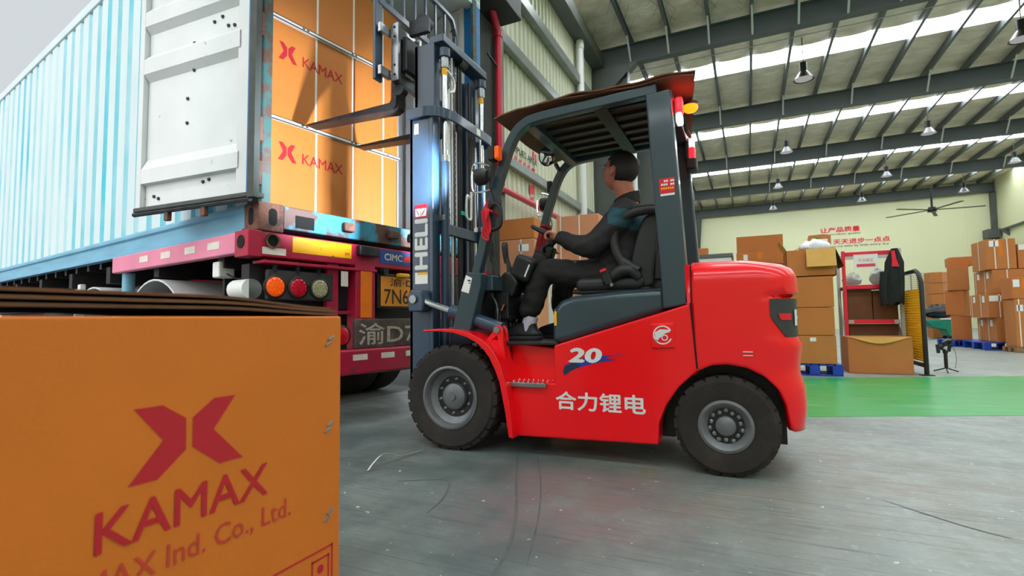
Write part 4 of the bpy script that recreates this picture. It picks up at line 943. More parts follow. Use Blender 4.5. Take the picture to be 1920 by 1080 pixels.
# tilt cylinder
t_ = FM().cyl((-2.03, 2.86, .945), (-1.70, 2.86, .837), .022, 14).build('tilt_rod', CHROME, FK, smooth=40)
FM().cyl((-1.77, 2.86, .860), (-1.40, 2.86, .738), .045, 18).build('tilt_cylinder', MASTC, FK, smooth=40)
FM().prism([(-2.09, .86), (-1.98, .86), (-1.965, .93), (-1.985, 1.005), (-2.07, 1.015), (-2.105, .96)], 'y', 2.825, 2.925).build('tilt_clevis', MASTC, FK, bevel=.012)
FM().cyl((-2.045, 2.81, .945), (-2.045, 2.83, .945), .028, 16).build('clevis_pin', STEEL, FK, smooth=40)

# ---- carriage, backrest, forks
for z in (2.56, 2.90): FM().box((-2.27, 2.86, z-.045), (-2.22, 3.76, z+.045)).build('carriage_bar', STEEL, FK, bevel=.008)
for y in (2.865, 3.125, 3.46, 3.72): FM().box((-2.255, y-.018, 2.515), (-2.195, y+.018, 2.945)).build('carriage_plate', STEEL, FK, bevel=.006)
FM().box((-2.20, 2.90, 2.60), (-2.16, 3.10, 2.86)).build('shift_valve', BLACK, FK, bevel=.01)
m = FM()
for z in (2.56, 2.63, 2.84, 2.91): m.cyl((-2.225, 2.844, z), (-2.225, 2.848, z), .009, 8)
m.build('carriage_bolts', BLACK, FK, kind='stuff')
FM().tube(smooth_path([(-2.19, 2.99, 2.78), (-2.19, 3.02, 2.74), (-2.19, 3.0, 2.68), (-2.19, 3.04, 2.62)], 4), .010, 6).build('carriage_hose', GLOSSW, FK, smooth=50)
FM().box((-2.33, 2.735, 2.50), (-2.305, 2.815, 3.47)).build('backrest_upright', MASTC, FK, bevel=.006)
FM().box((-2.295, 2.745, 2.53), (-2.265, 2.86, 2.60)).build('backrest_lug', STEEL, FK, bevel=.006)
FM().box((-2.295, 2.745, 2.84), (-2.265, 2.86, 2.91)).build('backrest_lug', STEEL, FK, bevel=.006)
FM().box((-2.33, 3.80, 2.50), (-2.295, 3.84, 3.35)).build('backrest_upright', MASTC, FK, bevel=.006)
FM().box((-2.325, 2.77, 3.07), (-2.30, 3.82, 3.12)).build('backrest_rail', MASTC, FK, bevel=.004)
FM().sweep(smooth_path([(-2.3125, 2.755, 3.40), (-2.3125, 2.775, 3.47), (-2.3125, 2.85, 3.50), (-2.3125, 3.25, 3.50), (-2.3125, 3.70, 3.50), (-2.3125, 3.79, 3.46), (-2.3125, 3.82, 3.36)], 4), rect(.035, .035), (1, 0, 0)).build('backrest_hoop', MASTC, FK, bevel=.004)
for k in range(6): FM().box((-2.32, 2.915+k*.145, 3.12), (-2.305, 2.935+k*.145, 3.485)).build('backrest_bar', MASTC, FK)
for yv in (2.91, 3.71): FM().cyl((-2.215, yv-.03, 2.46), (-2.215, yv+.03, 2.46), .04, 14).build('carriage_roller', DSTEEL, FK, smooth=40)
FM().cyl((-2.10, 3.0, 3.0), (-2.10, 3.07, 3.0), .06, 16).build('mast_roller', DSTEEL, FK, smooth=40)
FM().box((-2.20, 2.98, 2.90), (-2.03, 3.02, 3.02)).build('roller_arm', DSTEEL, FK, bevel=.01)
for yf in (2.93, 3.50):
    FM().prism([(-2.28, 2.95), (-2.32, 2.95), (-2.325, 2.43), (-2.34, 2.408), (-3.16, 2.392), (-3.18, 2.384), (-3.16, 2.376), (-2.42, 2.352), (-2.33, 2.345), (-2.285, 2.365), (-2.275, 2.41)], 'y', yf, yf+.115).build('fork', FORKM, FK, bevel=.006)

# ---- cab: cowl, levers, column, wheel, seat
FM().box((-1.60, 2.875, .985), (-1.47, 3.10, 1.085)).build('side_console', GREY, FK, bevel=.012)
FM().tube(smooth_path([(-1.59, 2.87, 1.09), (-1.53, 2.865, 1.10), (-1.515, 2.865, 1.06), (-1.52, 2.868, 1.03)], 4), .004, 6).build('console_wire', DSTEEL, FK, smooth=50)
FM().box((-1.64, 2.92, .78), (-1.58, mir(2.92), 1.0)).build('cowl', BLACK, FK, bevel=.01)
FM().box((-1.53, 3.0, .80), (-1.42, 3.5, .98)).build('valve_block', BLACK, FK, bevel=.01)
for k in range(7):
    y = 2.95+.06*k; FM().tube(smooth_path([(-1.56+.01*k, y, 1.0), (-1.50+.02*(k % 3), y+.02, .92), (-1.47-.015*(k % 2), y-.01, .82), (-1.50+.02*(k % 4), y, .70)], 4), .008, 6).build('cab_hose', BLACK if k % 3 else DSTEEL, FK, smooth=50)
for k in range(4): FM().cyl((-1.46, 2.98+.07*k, .86), (-1.44, 2.98+.07*k, .90), .012, 8).build('hose_fitting', CHROME, FK, smooth=40)
FM().prism([(-1.55, 1.02), (-1.46, 1.12), (-1.40, 1.10), (-1.36, 1.04), (-1.40, .95), (-1.50, .95)], 'y', 3.02, 3.16).build('lever_housing', BLACK, FK, bevel=.015)
for k, (x, y) in enumerate(((-1.525, 2.99), (-1.50, 3.16))):
    l = FM().tube([(x+.03, y, 1.06), (x+.01, y, 1.18), (x-.005, y, 1.24)], [.028, .017, .012], 10).build('lever', BLACK, FK, smooth=40)
    FM().tube([(x-.005, y, 1.19), (x-.012, y, 1.24), (x-.018, y, 1.30), (x-.018, y, 1.33), (x-.017, y, 1.338)], [.017, .021, .023, .021, .010], 12).build('lever_knob', BLACK, l, smooth=50)
FM().cyl((-1.565, 2.95, 1.085), (-1.565, 2.95, 1.12), .022, 12).build('emergency_stop', DECRED, FK, smooth=40)
rt_ = RY(-.45)
FM().obox((-1.335, 3.12, 1.135), (.15, .20, .17), RY(.42)).build('display_unit', BLACK, FK, bevel=.035, seg=4)
m = FM(); m.obox((-1.292, 3.018, 1.115), (.010, .003, .085), RY(.42)); m.build('display_label', WHITE, FK)
FM().bar((-1.44, YC-.02, .70), (-1.225, YC-.02, 1.30), .10, .085, (0, 1, 0)).build('steering_column', BLACK, FK, bevel=.015)
FM().bar((-1.385, YC-.09, .98), (-1.25, YC-.09, 1.24), .11, .04, (0, 1, 0)).build('column_cover', BLACK, FK, bevel=.012)
wn = Vector((.49, 0, .872)); wc = Vector((-1.195, YC-.01, 1.365)); wu = Vector((.872, 0, -.49)); wv = Vector((0, 1, 0))
sw_ = FM().tube([wc+wu*.162*math.cos(a)+wv*.162*math.sin(a) for a in [2*PI*i/36 for i in range(36)]], .0145, 10, closed=True).build('steering_wheel', BLACK, FK, smooth=60)
FM().lathe([(0, .012), (.035, .008), (.045, -.01), (.03, -.05), (0, -.06)], wc, wn, 18).build('wheel_hub', BLACK, sw_, smooth=50)
for a in (.5, 2.6, 4.71): FM().bar(wc, wc+(wu*math.cos(a)+wv*math.sin(a))*.16, .03, .012, tuple(wn)).build('wheel_spoke', BLACK, sw_, bevel=.004)
kp = wc+(wu*.9-wv*.44)*.155
FM().tube([wc-wn*.03, wc-wn*.11], .03, 12).build('column_collar', BLACK, FK, smooth=40)
FM().tube([(-1.24, 3.2, 1.26), (-1.20, 3.10, 1.27), (-1.13, 3.05, 1.29)], [.012, .009, .008], 8).build('direction_lever', BLACK, FK, smooth=40)
for y in (3.14, 3.40): FM().obox((-1.50, y, .74), (.015, .09, .12), RY(.5)).build('pedal', BLACK, FK, bevel=.006)
SEATM = pbr('seat_vinyl', S(34, 34, 36), .5, var=.1, vs=20, bump=.1, bs=60)
seat = FM().box((-.98, 3.04, .965), (-.55, 3.52, 1.055)).build('seat_cushion', SEATM, FK, bevel=.04, seg=4)
FM().prism([(-1.0, .955), (-.52, .955), (-.52, .985), (-1.0, .985)], 'y', 3.06, 3.50).build('seat_slide', BLACK, FK, bevel=.006)
BR = [(-.66, 1.02), (-.64, 1.12), (-.60, 1.28), (-.555, 1.40), (-.50, 1.435), (-.455, 1.43), (-.455, 1.30), (-.49, 1.12), (-.50, .99), (-.58, .97)]
FM().prism(BR, 'y', 3.07, 3.49).build('seat_backrest', SEATM, FK, bevel=.035, seg=4)
for y in (3.045, 3.515):
    loop = smooth_path([(-.655, y, 1.10), (-.71, y, 1.20), (-.725, y, 1.31), (-.685, y, 1.39), (-.61, y, 1.43), (-.52, y, 1.442), (-.462, y, 1.435)], 5)
    FM().tube(loop, [.030]*len(loop), 12).build('seat_bolster', SEATM, FK, smooth=60)
    loop = smooth_path([(-.72, y, 1.24), (-.70, y, 1.17), (-.64, y, 1.12), (-.58, y, 1.08)], 5)
    FM().tube(loop, [.028]*len(loop), 12).build('seat_bolster', SEATM, FK, smooth=60)
    hp = smooth_path([(-.80, y, 1.02), (-.74, y, 1.05), (-.68, y, 1.085), (-.62, y, 1.08), (-.58, y, 1.03)], 5)
    FM().tube(hp, [.02+.022*math.sin(PI*i/(len(hp)-1)) for i in range(len(hp))], 12).build('hip_restraint', SEATM, FK, smooth=60)
FM().prism([(-.50, 1.02), (-.44, 1.02), (-.43, 1.20), (-.49, 1.22)], 'y', 3.08, 3.2).build('belt_reel', BLACK, FK, bevel=.015)
FM().cyl((-.47, 3.10, 1.17), (-.45, 3.10, 1.30), .014, 10).build('seat_strut', CHROME, FK, smooth=40)
bu = FM().obox((-.765, 3.01, 1.045), (.045, .02, .09), RY(-.35)).build('belt_buckle', BLACK, FK, bevel=.006)
FM().obox((-.783, 3.0, 1.088), (.04, .022, .018), RY(-.35)).build('buckle_button', DECRED, bu, bevel=.003)
FM().cyl((-.735, 3.0, 1.0), (-.735, 3.02, 1.0), .011, 10).build('seat_bolt', STEEL, FK, smooth=40)
# chassis underside
FM().box((-1.75, 3.05, .12), (-.4, mir(3.05), .35)).build('belly_pan', BLACK, FK)
# work light beams from the two front lamps
def spot(name, loc, d, e, ang, col):
    l = bpy.data.lights.new(name, 'SPOT'); l.energy = e; l.spot_size = ang; l.spot_blend = .6; l.color = col; l.shadow_soft_size = .04
    o = bpy.data.objects.new(name, l); COL.objects.link(o); o.parent = FK; o.location = Vector(loc)+FO
    o.rotation_euler = Vector(d).to_track_quat('-Z', 'Y').to_euler(); return o
spot('work_light_beam', (-1.53, 2.745, 1.69), (-1, .10, .26), 460, math.radians(66), (.78, .89, 1.))
spot('work_light_beam', (-1.51, 3.785, 1.725), (-1, .03, .26), 460, math.radians(70), (.78, .89, 1.))

# ================================================================ CARDBOARD ON THE GUARD ROOF, RED CORDS
t = thing('cardboard_sheet', 'flattened brown cardboard laid over the forklift overhead guard as a sunshade', 'cardboard', (-.8, 3.28, 2.092))
def sheet(x0, x1, y0, y1, dz, amp, th, seed, droop=0.):
    m = MB(); nu, nv = 22, 10
    def p(u, v, s):
        x = x0+(x1-.12*v-x0)*u; y = y0+(y1-y0)*v
        z = dz + amp*math.sin(3.1*u*2+seed)*math.cos(5*v+seed*.7)*.6 - droop*max(0, .14-u)*1.0 - droop*.8*max(0, u-.93) + .004*math.sin(23*u+seed) * (1 if v in (0, 1) else .3)
        return (x+.008*math.sin(9*v+seed)*(1 if u in (0, 1) else 0), y+.010*math.sin(11*u+seed)*(1 if v in (0, 1) else 0), z+s*th)
    a = [p(i/nu, j/nv, 0) for i in range(nu+1) for j in range(nv+1)]; b = [p(i/nu, j/nv, 1) for i in range(nu+1) for j in range(nv+1)]; N_ = len(a); n1 = nv+1; fs = []
    for i in range(nu):
        for j in range(nv): k = i*n1+j; fs += [(k, k+1, k+n1+1, k+n1), (N_+k, N_+k+n1, N_+k+n1+1, N_+k+1)]
    for j in range(nv): fs += [(j, N_+j, N_+j+1, j+1), (nu*n1+j, nu*n1+j+1, N_+nu*n1+j+1, N_+nu*n1+j)]
    for i in range(nu): fs += [(i*n1, (i+1)*n1, N_+(i+1)*n1, N_+i*n1), (i*n1+nv, N_+i*n1+nv, N_+(i+1)*n1+nv, (i+1)*n1+nv)]
    return m.add(a+b, fs)
CARDR = pbr('cardboard_roof', S(112, 72, 50), .85, var=.2, vs=5, bump=.3, bs=40)
sheet(-.61, .585, -.49, .56, .004, .005, .008, .3, .25).build('lower_sheet', CARDR, t, smooth=40)
sheet(-.30, .59, -.50, .54, .014, .005, .008, 1.7, .1).build('upper_sheet', CARDR, t, smooth=40)
CORD = pbr('red_cord', S(206, 16, 36), .7, var=.1, vs=40)
def cords(nm, lab, c, n, r, mat):
    t = thing(nm, lab, 'cord', c, 0)
    for k in range(n):
        a0 = k*.9; pts = [(math.cos(a0)*.01, -.045, .13-.02*k), (-.02+.012*k, -.06-.004*k, .05), (-.008+.02*math.sin(k), -.065, -.03-.015*k), (.018, -.06, -.085-.01*k), (.03-.01*k, -.055, -.05), (.012, -.05, .04), (0, -.045, .10)]
        MB().tube(smooth_path(pts, 5), r, 6).build('cord_loop', mat, t, smooth=60)
    MB().tube(smooth_path([(-.04, -.04, .06), (0, -.05, .07), (.04, -.035, .05), (.04, .035, .05), (-.04, .035, .06)], 4)+[Vector((-.04, -.04, .06))], r*1.3, 6).build('cord_wrap', mat, t, smooth=60)
cords('cord_bundle', 'bundle of red cord looped round the near front leg of the forklift guard', (-1.462, 2.835, 1.42), 5, .006, CORD)
t = thing('red_ribbon', 'dark red cloth ribbon tied to the far front guard leg', 'ribbon', (-1.43, mir(2.835), 1.43))
for k in range(4):
    m = MB(); P_ = smooth_path([(0, -.05, .10-.01*k), (.025*k-.02, -.06, .02), (.035*k-.03, -.065, -.05-.012*k), (.05*k-.04, -.06, -.11-.02*(k % 2))], 4); vs = []
    for i, p in enumerate(P_): wd_ = .014+.010*i/len(P_); vs += [p+Vector((-wd_, 0, 0)), p+Vector((wd_, .01*math.sin(i+k), 0))]
    m.add(vs, [(2*i, 2*i+1, 2*i+3, 2*i+2) for i in range(len(P_)-1)]); m.build('ribbon_tail', pbr('ribbon_red', S(150, 14, 30), .8), t, solid=.003, smooth=60)
MB().tube([(math.cos(a)*.042, math.sin(a)*.045, .09+.01*math.sin(3*a)) for a in [2*PI*i/16 for i in range(16)]], .014, 6, closed=True).build('ribbon_knot', MATS['ribbon_red'], t, smooth=60)

# ================================================================ DRIVER
def ball(m, c, r, n=14):
    c = Vector(c); r = Vector((r, r, r)) if not hasattr(r, '__len__') else Vector(r)
    m.lathe([(math.sin(PI*i/n), -math.cos(PI*i/n)) for i in range(n+1)], (0, 0, 0), (0, 0, 1), 18) if False else None
    vs = []; fs = []; k = 18
    for i in range(1, n):
        for j in range(k):
            t_ = PI*i/n; a_ = 2*PI*j/k; vs.append(c+Vector((r.x*math.sin(t_)*math.cos(a_), r.y*math.sin(t_)*math.sin(a_), r.z*math.cos(t_))))
    for i in range(n-2):
        for j in range(k): fs.append((i*k+j, i*k+(j+1) % k, (i+1)*k+(j+1) % k, (i+1)*k+j))
    vs += [c+Vector((0, 0, r.z)), c-Vector((0, 0, r.z))]; q = len(vs)
    for j in range(k): fs += [(q-2, (j+1) % k, j), (q-1, (n-2)*k+j, (n-2)*k+(j+1) % k)]
    m.add(vs, fs)
def limb(m, pts, rs, k=5):
    P_ = smooth_path(pts, k); n = len(P_)
    R_ = []
    for i in range(n):
        f_ = i/k; a_ = int(f_); b_ = min(a_+1, len(rs)-1); R_.append(rs[a_]+(rs[b_]-rs[a_])*(f_-a_))
    m.tube(P_, R_, 16); ball(m, P_[0], R_[0]); ball(m, P_[-1], R_[-1])
def rings(m, R_, n=28):
    vs = []; k = len(R_)
    for cx, cy, cz, rx, ry, tilt in R_:
        for j in range(n):
            a_ = 2*PI*j/n; e = 2.4; ca, sa = math.cos(a_), math.sin(a_)
            x = rx*math.copysign(abs(ca)**(2/e), ca); y = ry*math.copysign(abs(sa)**(2/e), sa); vs.append((cx+x, cy+y, cz+tilt*x))
    fs = [(i*n+j, i*n+(j+1) % n, (i+1)*n+(j+1) % n, (i+1)*n+j) for i in range(k-1) for j in range(n)] + [list(range(n))[::-1], [(k-1)*n+j for j in range(n)]]
    m.add(vs, fs)
def remeshed(m, name, mats, parent, vox, smooth=6, pick=None, wr=0., wscale=.12):
    o = m.build(name, mats, None)
    md = o.modifiers.new('r', 'REMESH'); md.mode = 'VOXEL'; md.voxel_size = vox; md.use_smooth_shade = True
    md = o.modifiers.new('s', 'SMOOTH'); md.iterations = smooth; md.factor = .5
    COL.objects.unlink(o); me = evaluate(o)
    bpy.data.objects.remove(o); me.name = name
    if not isinstance(mats, (list, tuple)): mats = [mats]
    me.materials.clear()
    for q in mats: me.materials.append(q)
    if wr:
        from mathutils import noise
        nrm = [Vector(v.normal) for v in me.vertices]
        for v, n_ in zip(me.vertices, nrm):
            p = Vector(v.co); s = noise.noise(Vector((p.x/wscale, p.y/wscale, p.z/(wscale*.45)))) + .5*noise.noise(p/(wscale*.4))
            v.co = p + n_*(s*wr)
    me.polygons.foreach_set('use_smooth', [True]*len(me.polygons))
    if pick: me.polygons.foreach_set('material_index', [pick(f.center-off_) for f in me.polygons])
    ob = bpy.data.objects.new(name, me); COL.objects.link(ob); ob.parent = parent
    return ob
DR = thing('person', 'seated forklift driver in black and teal work jacket, dark trousers and glasses, looking up', 'person', (-.72, 3.29, 1.055))
off_ = Vector((.72, -3.29, -1.055))
def DM_(): return MB(off_)
SKIN = pbr('skin', S(186, 112, 88), .5, var=.08, vs=18)
HAIR = pbr('hair_black', S(16, 15, 16), .55, var=.2, vs=60, bump=.5, bs=150)
JBLK = pbr('jacket_black', S(30, 29, 31), .75, var=.15, vs=8, bump=.25, bs=25)
JTEAL = pbr('jacket_teal', S(22, 70, 80), .7, var=.12, vs=8, bump=.2, bs=25)
TROU = pbr('trousers_black', S(28, 25, 26), .85, var=.12, vs=10, bump=.25, bs=20)
SHOE = pbr('shoe_black', S(26, 26, 27), .5, var=.2, vs=20); SOLE = pbr('shoe_sole', S(46, 45, 46), .7); SOCK = pbr('sock', S(206, 196, 216), .9, bump=.2, bs=80)
hc = Vector((-.742, 3.30, 1.765))
hf = Vector((-.90, .30, .30)).normalized(); hs = Vector((-.30, -.95, 0)).normalized(); hs = (hs-hf*hs.dot(hf)).normalized(); hu = hs.cross(hf) if hs.cross(hf).z > 0 else hf.cross(hs)
def headpt(a_, b_, c_, sc=1.):
    x, y, z = a_*.104, b_*.080, c_*.122
    if c_ < 0: y *= 1-.30*(-c_)**1.3; 
    if c_ < -.2 and a_ < 0: x *= 1-.45*min(1, (-c_-.2)/.6)
    if a_ > .3 and c_ < -.55: x += .012*(a_-.3)
    if a_ > 0:
        x += .021*math.exp(-(b_/.16)**2)*math.exp(-((c_+.16)/.15)**2) + .007*math.exp(-(b_/.12)**2)*math.exp(-((c_-.02)/.14)**2)
        x += .004*math.exp(-((c_-.22)/.10)**2)*(1 if abs(b_) < .55 else 0)
        x -= .009*math.exp(-((abs(b_)-.36)/.15)**2)*math.exp(-((c_-.08)/.09)**2)
        x += .006*math.exp(-(b_/.28)**2)*math.exp(-((c_+.50)/.07)**2) - .004*math.exp(-(b_/.3)**2)*math.exp(-((c_+.40)/.04)**2)
    if a_ < 0: x *= 1.14
    return hc + hf*x*sc + hs*y*sc + hu*z*sc
m = DM_(); nt_, np_ = 40, 48; vs = []
for i in range(nt_+1):
    for j in range(np_):
        t_ = PI*i/nt_; p_ = 2*PI*j/np_; vs.append(headpt(math.sin(t_)*math.cos(p_), math.sin(t_)*math.sin(p_), math.cos(t_)))
m.add(vs, [(i*np_+j, i*np_+(j+1) % np_, (i+1)*np_+(j+1) % np_, (i+1)*np_+j) for i in range(nt_) for j in range(np_)])
for sd in (1, -1):   # ears
    e = headpt(-.06, sd*1.0, -.04)+hs*sd*.002
    P_ = [e+hf*(.017*math.cos(q_)-.004*math.sin(q_))+hu*(.030*math.sin(q_))+hs*sd*(.008-.006*math.cos(q_)) for q_ in [2*PI*i/14 for i in range(14)]]
    m.tube(P_, .0055, 6, closed=True); ball(m, e+hs*sd*.001-hu*.006, (.012, .008, .020)); ball(m, e-hu*.028+hf*.006, .008)
limb(m, [(-.66, 3.29, 1.44), (-.685, 3.295, 1.56), (-.72, 3.30, 1.68)], [.075, .062, .062])
rings(m, [(-.70, 3.29, 1.0, .14, .17, 0), (-.71, 3.29, 1.2, .12, .16, 0), (-.70, 3.29, 1.38, .12, .18, 0), (-.67, 3.29, 1.48, .07, .12, 0)])
SH = {0: (-.665, 3.09, 1.455), 1: (-.685, 3.49, 1.455)}; EL = {0: (-.865, 3.05, 1.255), 1: (-.88, 3.53, 1.25)}; WR = {0: (-1.085, 3.105, 1.325), 1: (-1.10, 3.45, 1.34)}
HIP = {0: (-.74, 3.19, 1.075), 1: (-.74, 3.39, 1.075)}; KN = {0: (-1.215, 3.14, 1.105), 1: (-1.17, 3.45, 1.10)}; AN = {0: (-1.345, 3.14, .74), 1: (-1.215, 3.44, .74)}
def hand(m, wr, sd):
    w = Vector(wr); rim = wc+wv*(-.162 if sd == 0 else .162)+wu*(.02); d = (rim-w).normalized(); palm = w+d*.055; nn = wn
    side = d.cross(nn).normalized()
    limb(m, [w, w+d*.03, palm], [.026, .028, .026], 3)
    for k, (o_, ln) in enumerate(((-.030, .064), (-.010, .074), (.010, .070), (.029, .056))):
        b_ = palm+side*o_+nn*.014; t_ = b_+d*ln*.45+nn*.006; e_ = b_+d*ln*.72-nn*.022; f_ = b_+d*ln*.42-nn*.045
        limb(m, [b_, t_, e_, f_], [.0098, .0095, .0088, .008], 3)
    s_ = -1 if sd == 0 else 1
    limb(m, [w+d*.022+side*(-s_)*.022, palm+side*(-s_)*.040-nn*.008, palm+d*.030+side*(-s_)*.040-nn*.026], [.012, .0105, .009], 3)
for sd in (0, 1):
    limb(m, [SH[sd], EL[sd], WR[sd]], [.055, .045, .028]); hand(m, WR[sd], sd)
    limb(m, [HIP[sd], KN[sd], AN[sd]], [.08, .058, .038])
    a_ = Vector(AN[sd]); limb(m, [a_, a_+Vector((.0, 0, -.03)), a_+Vector((-.12, 0, -.055))], [.038, .036, .03], 4)
body_ = remeshed(m, 'body', SKIN, DR, .006, 3)
# hair
m = DM_(); vs = []; ok = {}
for i in range(nt_+1):
    for j in range(np_):
        t_ = PI*i/nt_; p_ = 2*PI*j/np_; a_, b_, c_ = math.sin(t_)*math.cos(p_), math.sin(t_)*math.sin(p_), math.cos(t_)
        hl = .52 if a_ > .45 else (.52-(.45-a_)*1.9 if a_ > .12 else (-.10-(.12-a_)*1.3 if a_ > -.25 else -.50))
        if abs(b_) > .8 and -.16 < a_ < .12: hl = max(hl, .12)
        ok[(i, j)] = c_ > hl; g = 1.06+.07*max(0, c_)+.05*max(0, -a_); g = 1.0+(g-1.0)*min(1, max(.10, (c_-hl)/.6))
        vs.append(headpt(a_, b_, c_, g))
fs = []
for i in range(nt_):
    for j in range(np_):
        q_ = [(i, j), (i, (j+1) % np_), (i+1, (j+1) % np_), (i+1, j)]
        if all(ok[x] for x in q_): fs.append([x[0]*np_+x[1] for x in q_])
m.add(vs, fs); m.build('hair', HAIR, DR, smooth=80, solid=-.006)
# glasses, eyes, brows
m = DM_()
for sd in (1, -1):
    e = headpt(.93, sd*.36, .08)+hf*.012
    m.tube([e+hs*(.023*math.cos(q_))+hu*(.016*math.sin(q_)) for q_ in [2*PI*i/16 for i in range(16)]], .0018, 6, closed=True)
    m.tube([e+hs*sd*.023, headpt(.45, sd*.95, .10)+hs*sd*.006, headpt(-.05, sd*1.0, .07)+hs*sd*.008], .0018, 6)
m.tube([headpt(.93, .36, .08)+hf*.012-hs*.023, headpt(.93, -.36, .08)+hf*.012+hs*.023], .0018, 6); m.build('glasses', STEEL, DR, smooth=60)
for sd in (1, -1):
    m = DM_(); ball(m, headpt(.90, sd*.36, .08)+hf*.001, .009, 8); m.build('eye', WHITE, DR, smooth=60)
    m = DM_(); m.tube([headpt(.95, sd*.18, .24)+hf*.003, headpt(.90, sd*.38, .27)+hf*.003, headpt(.78, sd*.56, .22)+hf*.003], .004, 6); m.build('eyebrow', HAIR, DR, smooth=60)
# jacket
m = DM_()
rings(m, [(-.765, 3.29, .985, .205, .205, -.12), (-.76, 3.29, 1.05, .195, .205, -.1), (-.735, 3.29, 1.18, .165, .195, 0), (-.715, 3.29, 1.32, .160, .205, 0), (-.70, 3.29, 1.42, .140, .205, .0), (-.685, 3.29, 1.48, .105, .165, .05), (-.685, 3.292, 1.53, .075, .09, .1)])
for sd in (0, 1): limb(m, [SH[sd], EL[sd], (Vector(WR[sd])*.96+Vector(EL[sd])*.04)], [.084, .074, .050])
def jpick(c):
    if 1.345 < c.z+.25*(c.x+.65) < 1.455 and c.x > -.745 and c.y < 3.24: return 1
    if c.z > 1.335 and c.z < 1.435 and c.x > -.62: return 1
    if c.z < 1.16 and -.97 < c.x < -.86 and abs(c.y-3.29) > .10: return 1
    return 0
remeshed(m, 'jacket', [JBLK, JTEAL], DR, .011, 4, jpick, .009, .10)
m = DM_(); P_ = [Vector((-.693+.078*math.cos(q_), 3.294+.082*math.sin(q_), 1.555+.03*math.cos(q_))) for q_ in [2*PI*i/20 for i in range(20)]]; m.sweep(P_, [(-.008, -.035), (.008, -.035), (.006, .035), (-.006, .035)], (0, 0, 1), closed=True); m.build('collar', JBLK, DR, smooth=60)
m = DM_(); P_ = [Vector((-.698+.068*math.cos(q_), 3.294+.070*math.sin(q_), 1.562+.03*math.cos(q_))) for q_ in [2*PI*i/20 for i in range(20)]]; m.sweep(P_, [(-.006, -.03), (.006, -.03), (.005, .03), (-.005, .03)], (0, 0, 1), closed=True); m.build('shirt_collar', WHITE, DR, smooth=60)
# trousers
m = DM_(); ball(m, (-.72, 3.29, 1.09), (.17, .19, .12))
for sd in (0, 1):
    a_ = Vector(AN[sd]); limb(m, [HIP[sd], (Vector(HIP[sd])*.45+Vector(KN[sd])*.55), KN[sd], (Vector(KN[sd])*.4+a_*.6)+Vector((-.01, 0, .02)), a_+Vector((.012, 0, .125))], [.105, .092, .083, .076, .070])
remeshed(m, 'trousers', TROU, DR, .011, 4, None, .007, .09)
for sd in (0, 1):
    a_ = Vector(AN[sd]); m = DM_(); k_ = Vector(KN[sd])-a_; m.tube([a_+Vector((0, 0, -.02)), a_+k_*.06, a_+k_*.13, a_+k_*.22], [.048, .047, .048, .049], 14); m.build('sock', SOCK, DR, smooth=60)
    fx, fy, fz = a_.x, a_.y, .665
    m = DM_(); rings(m, [(fx-.045, fy, fz+.022, .145, .050, 0), (fx-.045, fy, fz+.040, .147, .052, 0), (fx-.035, fy, fz+.062, .125, .048, -.12), (fx-.01, fy, fz+.088, .080, .045, -.15), (fx+.01, fy, fz+.11, .052, .044, 0)]); s_ = remeshed(m, 'shoe', SHOE, DR, .007, 3)
    m = DM_(); rings(m, [(fx-.045, fy, fz-.002, .150, .052, 0), (fx-.045, fy, fz+.024, .153, .055, 0)]); m.build('shoe_sole', SOLE, s_, bevel=.006)

# ================================================================ BACKGROUND GOODS
def carton(label, x, y, z, w, d, h, rz=0., mat=None, straps=(), tape=None, papers=(), group=None, name='carton', sidepapers=(), sidestraps=(), flaps=False):
    t = thing(name, label, 'carton', (x+w/2, y+d/2, z), rz, group); mt = mat or CARD
    b = MB().box((-w/2, -d/2, .002), (w/2, d/2, h-.002)).build('carton_body', mt, t, bevel=.006)
    for s_ in straps: MB().box((-w/2+w*s_-.009, -d/2-.003, .004), (-w/2+w*s_+.009, -d/2, h)).build('packing_strap', STRAP, t)
    for s_ in sidestraps: MB().box((-w/2-.003, -d/2+d*s_-.009, .004), (-w/2, -d/2+d*s_+.009, h)).build('packing_strap', STRAP, t)
    if tape is not None: MB().box((-w/2+w*tape-.035, -d/2-.002, h*.45), (-w/2+w*tape+.035, -d/2, h-.002)).build('tape', TAPE, t)
    for (px, pz, pw, ph) in papers: MB().box((-w/2+px, -d/2-.003, pz), (-w/2+px+pw, -d/2-.001, pz+ph)).build('paper_label', WHITE, t)
    for (py, pz, pw, ph) in sidepapers: MB().box((-w/2-.003, -d/2+py, pz), (-w/2-.001, -d/2+py+pw, pz+ph)).build('paper_label', WHITE, t)
    MB().box((-w/2, -.003, h-.002), (w/2, .003, h)).build('top_seam', CARDI, t)
    return t
def pallet(label, x, y, w, d, h, mat, rz=0., solid=False):
    t = thing('pallet', label, 'pallet', (x+w/2, y+d/2, 0), rz)
    n = 7
    for k in range(n): MB().box((-w/2+k*w/n+.008, -d/2, h-.022), (-w/2+(k+1)*w/n-.008, d/2, h-.002)).build('deck_board', mat, t)
    for i in (-1, 0, 1):
        for j in (-1, 0, 1): MB().box((i*(w/2-.06)-.06, j*(d/2-.06)-.06, .018), (i*(w/2-.06)+.06, j*(d/2-.06)+.06, h-.022)).build('block', mat, t, bevel=.006)
        MB().box((-w/2, i*(d/2-.06)-.05, 0), (w/2, i*(d/2-.06)+.05, .018)).build('skid', mat, t)
    return t
BROWN = pbr('cardboard_orange', S(190, 112, 52), .75, var=.06, vs=4, bump=.05, bs=100)
PINKC = pbr('cardboard_pinkish', S(206, 138, 100), .75, var=.05, vs=4)
